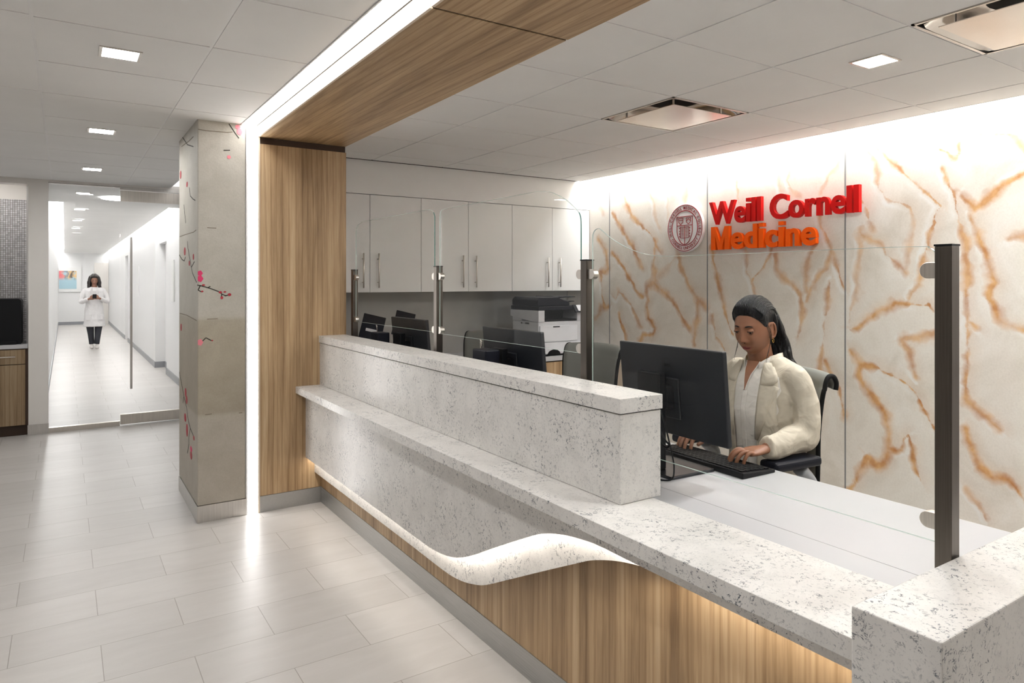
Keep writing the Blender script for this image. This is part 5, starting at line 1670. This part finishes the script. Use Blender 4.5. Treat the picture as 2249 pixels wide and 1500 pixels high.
    for sg in (-1, 1):
        tr.tube(wigv([(-.06, sg * .085, .53), (.12, sg * .095, .535), (.34, sg * .10, .52), (.40, sg * .10, .44), (.40, sg * .10, .28), (.39, sg * .10, .10)], 4), [.088] * 4 + [.084] * 4 + [.070] * 4 + [.060] * 4 + [.055] * 5, 16)
    to = obj('trousers', tr, M['dark_trousers'], t, smooth=True)
    remesh(to, .009, 4, .5)
    for sg in (-1, 1):
        obj('shoe', MB().loft([((.33, sg * .10, .035), (0, .02, 0), (0, 0, .03)), ((.35, sg * .10, .04), (0, .036, 0), (0, 0, .038)), ((.42, sg * .10, .045), (0, .038, 0), (0, 0, .043)), ((.50, sg * .10, .032), (0, .042, 0), (0, 0, .03)), ((.56, sg * .10, .024), (0, .03, 0), (0, 0, .02)), ((.58, sg * .10, .02), (0, .01, 0), (0, 0, .01))], 16), M['dshoe'], t, smooth=True)
build_receptionist()
for o_ in list(bpy.data.objects):
    if o_.name.split('.')[0] in ('blouse', 'blazer', 'collar', 'open_neckline', 'placket', 'neckline_edge', 'front_panel', 'lapel', 'notch_collar', 'back_collar', 'necklace'):
        for v_ in o_.data.vertices:
            v_.co.z += .030 * min(1, max(0, (v_.co.z - .80) / .18))

# ---- the walking woman in the corridor
def build_walker():
    t = thing('person', 'woman in long white coat with dark curly hair walking down the corridor', 'person', (.528, 17.78, 0), -PI / 2, world=False)
    HM = Matrix.Translation((.02, 0, 1.478)) @ Matrix.Rotation(math.radians(16), 4, 'Y') @ Matrix.Scale(.95, 4)
    lipc = HM @ Vector((.083, 0, -.0735))
    skin = skin_mat('brown_skin', rgb(150, 108, 88), rgb(132, 74, 70), lipc, (.020, .0270, .0105))
    b = head_grid(head_surface, 72, 60)
    ear(b, 1); ear(b, -1); b.xf(HM)
    b.loft([((-.02, 0, 1.22), (.08, 0, 0), (0, .13, 0)), ((-.015, 0, 1.30), (.055, 0, 0), (0, .075, 0)), ((.0, 0, 1.34), (.048, 0, 0), (0, .048, 0)), ((.01, 0, 1.42), (.045, 0, 0), (0, .046, 0))], 20)
    b.loft([((0, 0, .80), (.09, 0, 0), (0, .14, 0)), ((-.005, 0, 1.0), (.085, 0, 0), (0, .12, 0)), ((-.01, 0, 1.22), (.08, 0, 0), (0, .14, 0))], 20)
    LW, RW = (.20, .075, 1.085), (.20, -.085, 1.075)
    for E_, W__, sg in (((.02, .225, 1.02), LW, 1), ((.02, -.225, 1.01), RW, -1)):
        b.tube(wigv([(-.01, sg * .16, 1.26), (0, sg * .20, 1.14), E_]), .026, 12)
        b.tube(wigv([E_, tuple((np.array(E_) + np.array(W__)) / 2), W__]), .022, 12)
    hand(b, LW, (.6, -.75, .25), (.1, .2, 1), (1, .6, 0), 0, .9)
    hand(b, RW, (.6, .75, .25), (.1, -.2, 1), (1, -.6, 0), 0, .9)
    for sg in (-1, 1):
        b.tube([(0, sg * .08, .84), (.02 * sg, sg * .075, .45), (.04 * sg, sg * .06, .09)], [.07, .048, .034], 14)
    o = obj('body', b, skin, t, smooth=True)
    remesh(o, .0045, 2, .5)
    face_parts(t, HM, skin)
    h = hair_cap(.03)
    h.xf(HM)
    ho = obj('hair', h, M['hair2'], t, smooth=True)
    rr = random.Random(9); lk = MB()
    for k in range(150):
        a = rr.uniform(math.radians(48), math.radians(312))
        c_, s_ = math.cos(a), math.sin(a)
        p = [(.03 * c_, .04 * s_, .115), (.075 * c_ - .01, .085 * s_, .07), (.09 * c_ - .015, .105 * s_, .0), (.10 * c_ - .02, .118 * s_ + rr.uniform(-.01, .01), -.09), (.10 * c_ - .02, .115 * s_ + rr.uniform(-.015, .015), -.17 - rr.uniform(0, .04))]
        c = wigv(p, 6); ph = rr.uniform(0, 6)
        c = [(x + .006 * math.sin(i * 1.3 + ph), y + .006 * math.cos(i * 1.1 + ph), z) for i, (x, y, z) in enumerate(c)]
        lk.tube(c, [.006 + .008 * math.sin(PI * min(1, (i + 2) / len(c))) for i in range(len(c))], 6)
    lo = obj('curly_locks', lk.xf(HM), M['hair2'], None, smooth=True); lo.parent = ho
    ct = MB()
    ct.loft([((.01, 0, .475), (.165, 0, 0), (0, .205, 0)), ((.008, 0, .60), (.155, 0, 0), (0, .19, 0)), ((.0, 0, .80), (.14, 0, 0), (0, .175, 0)), ((-.005, 0, .98), (.125, 0, 0), (0, .155, 0)), ((-.01, 0, 1.14), (.125, 0, 0), (0, .175, 0)), ((-.015, 0, 1.24), (.11, 0, 0), (0, .19, 0)), ((-.018, 0, 1.29), (.085, 0, 0), (0, .15, 0)), ((-.018, 0, 1.325), (.06, 0, 0), (0, .075, 0))], 40)
    for E_, W__, sg in (((.02, .235, 1.01), LW, 1), ((.02, -.235, 1.00), RW, -1)):
        ct.tube(wigv([(-.015, sg * .14, 1.265), (-.01, sg * .185, 1.22), (0, sg * .225, 1.11), E_, (.09, sg * .18, 1.035), (W__[0] - .035, W__[1] + sg * .03, W__[2] - .008)], 4), [.048] * 8 + [.047] * 5 + [.045] * 4 + [.042] * 4, 16)
    co_ = obj('white_coat', ct, M['coat'], t, smooth=True)
    remesh(co_, .009, 5, .5); folds(co_, .09, .018)
    for sg in (-1, 1):
        pk = obj('coat_pocket', MB().box(.132, .150, sg * .10 - .05, sg * .10 + .05, .62, .74), M['coat'], None, bevel=.004); pk.parent = co_
        lp = obj('coat_lapel', MB().prism([(sg * .012, .98), (sg * .06, 1.18), (sg * .085, 1.20), (sg * .06, 1.30), (sg * .035, 1.30)], 'x', .108, .118), M['coat'], None, bevel=.002); lp.parent = co_
    for sg, fx in ((-1, -.03), (1, .06)):
        obj('trouser_leg', MB().tube(wigv([(0, sg * .085, .80), (.015, sg * .082, .55), (.02 + fx * .6, sg * .065, .35), (fx, sg * .045, .10)], 5), [.085] * 5 + [.075, .073, .070, .068, .066] + [.062, .058, .055, .052, .05, .048], 16), M['dark_trousers'], t, smooth=True)
        obj('shoe', MB().loft([((fx - .06, sg * .045, .035), (0, .018, 0), (0, 0, .03)), ((fx - .03, sg * .045, .045), (0, .036, 0), (0, 0, .044)), ((fx + .04, sg * .045, .05), (0, .038, 0), (0, 0, .048)), ((fx + .12, sg * .045, .032), (0, .042, 0), (0, 0, .03)), ((fx + .17, sg * .045, .022), (0, .025, 0), (0, 0, .02))], 16), M['shoe'], t, smooth=True)
    ph = obj('phone', MB().box(-.005, .005, -.036, .036, -.07, .07).xf(Matrix.Translation((.315, -.005, 1.125)) @ Matrix.Rotation(math.radians(50), 4, 'Y')), M['black'], None, bevel=.003)
    ph.matrix_world = Matrix.Translation((.528, 17.78, 0)) @ Matrix.Rotation(-PI / 2, 4, 'Z') @ ph.matrix_world
    tag(ph, 'small dark phone held in both hands by the woman walking in the corridor', 'phone')
build_walker()
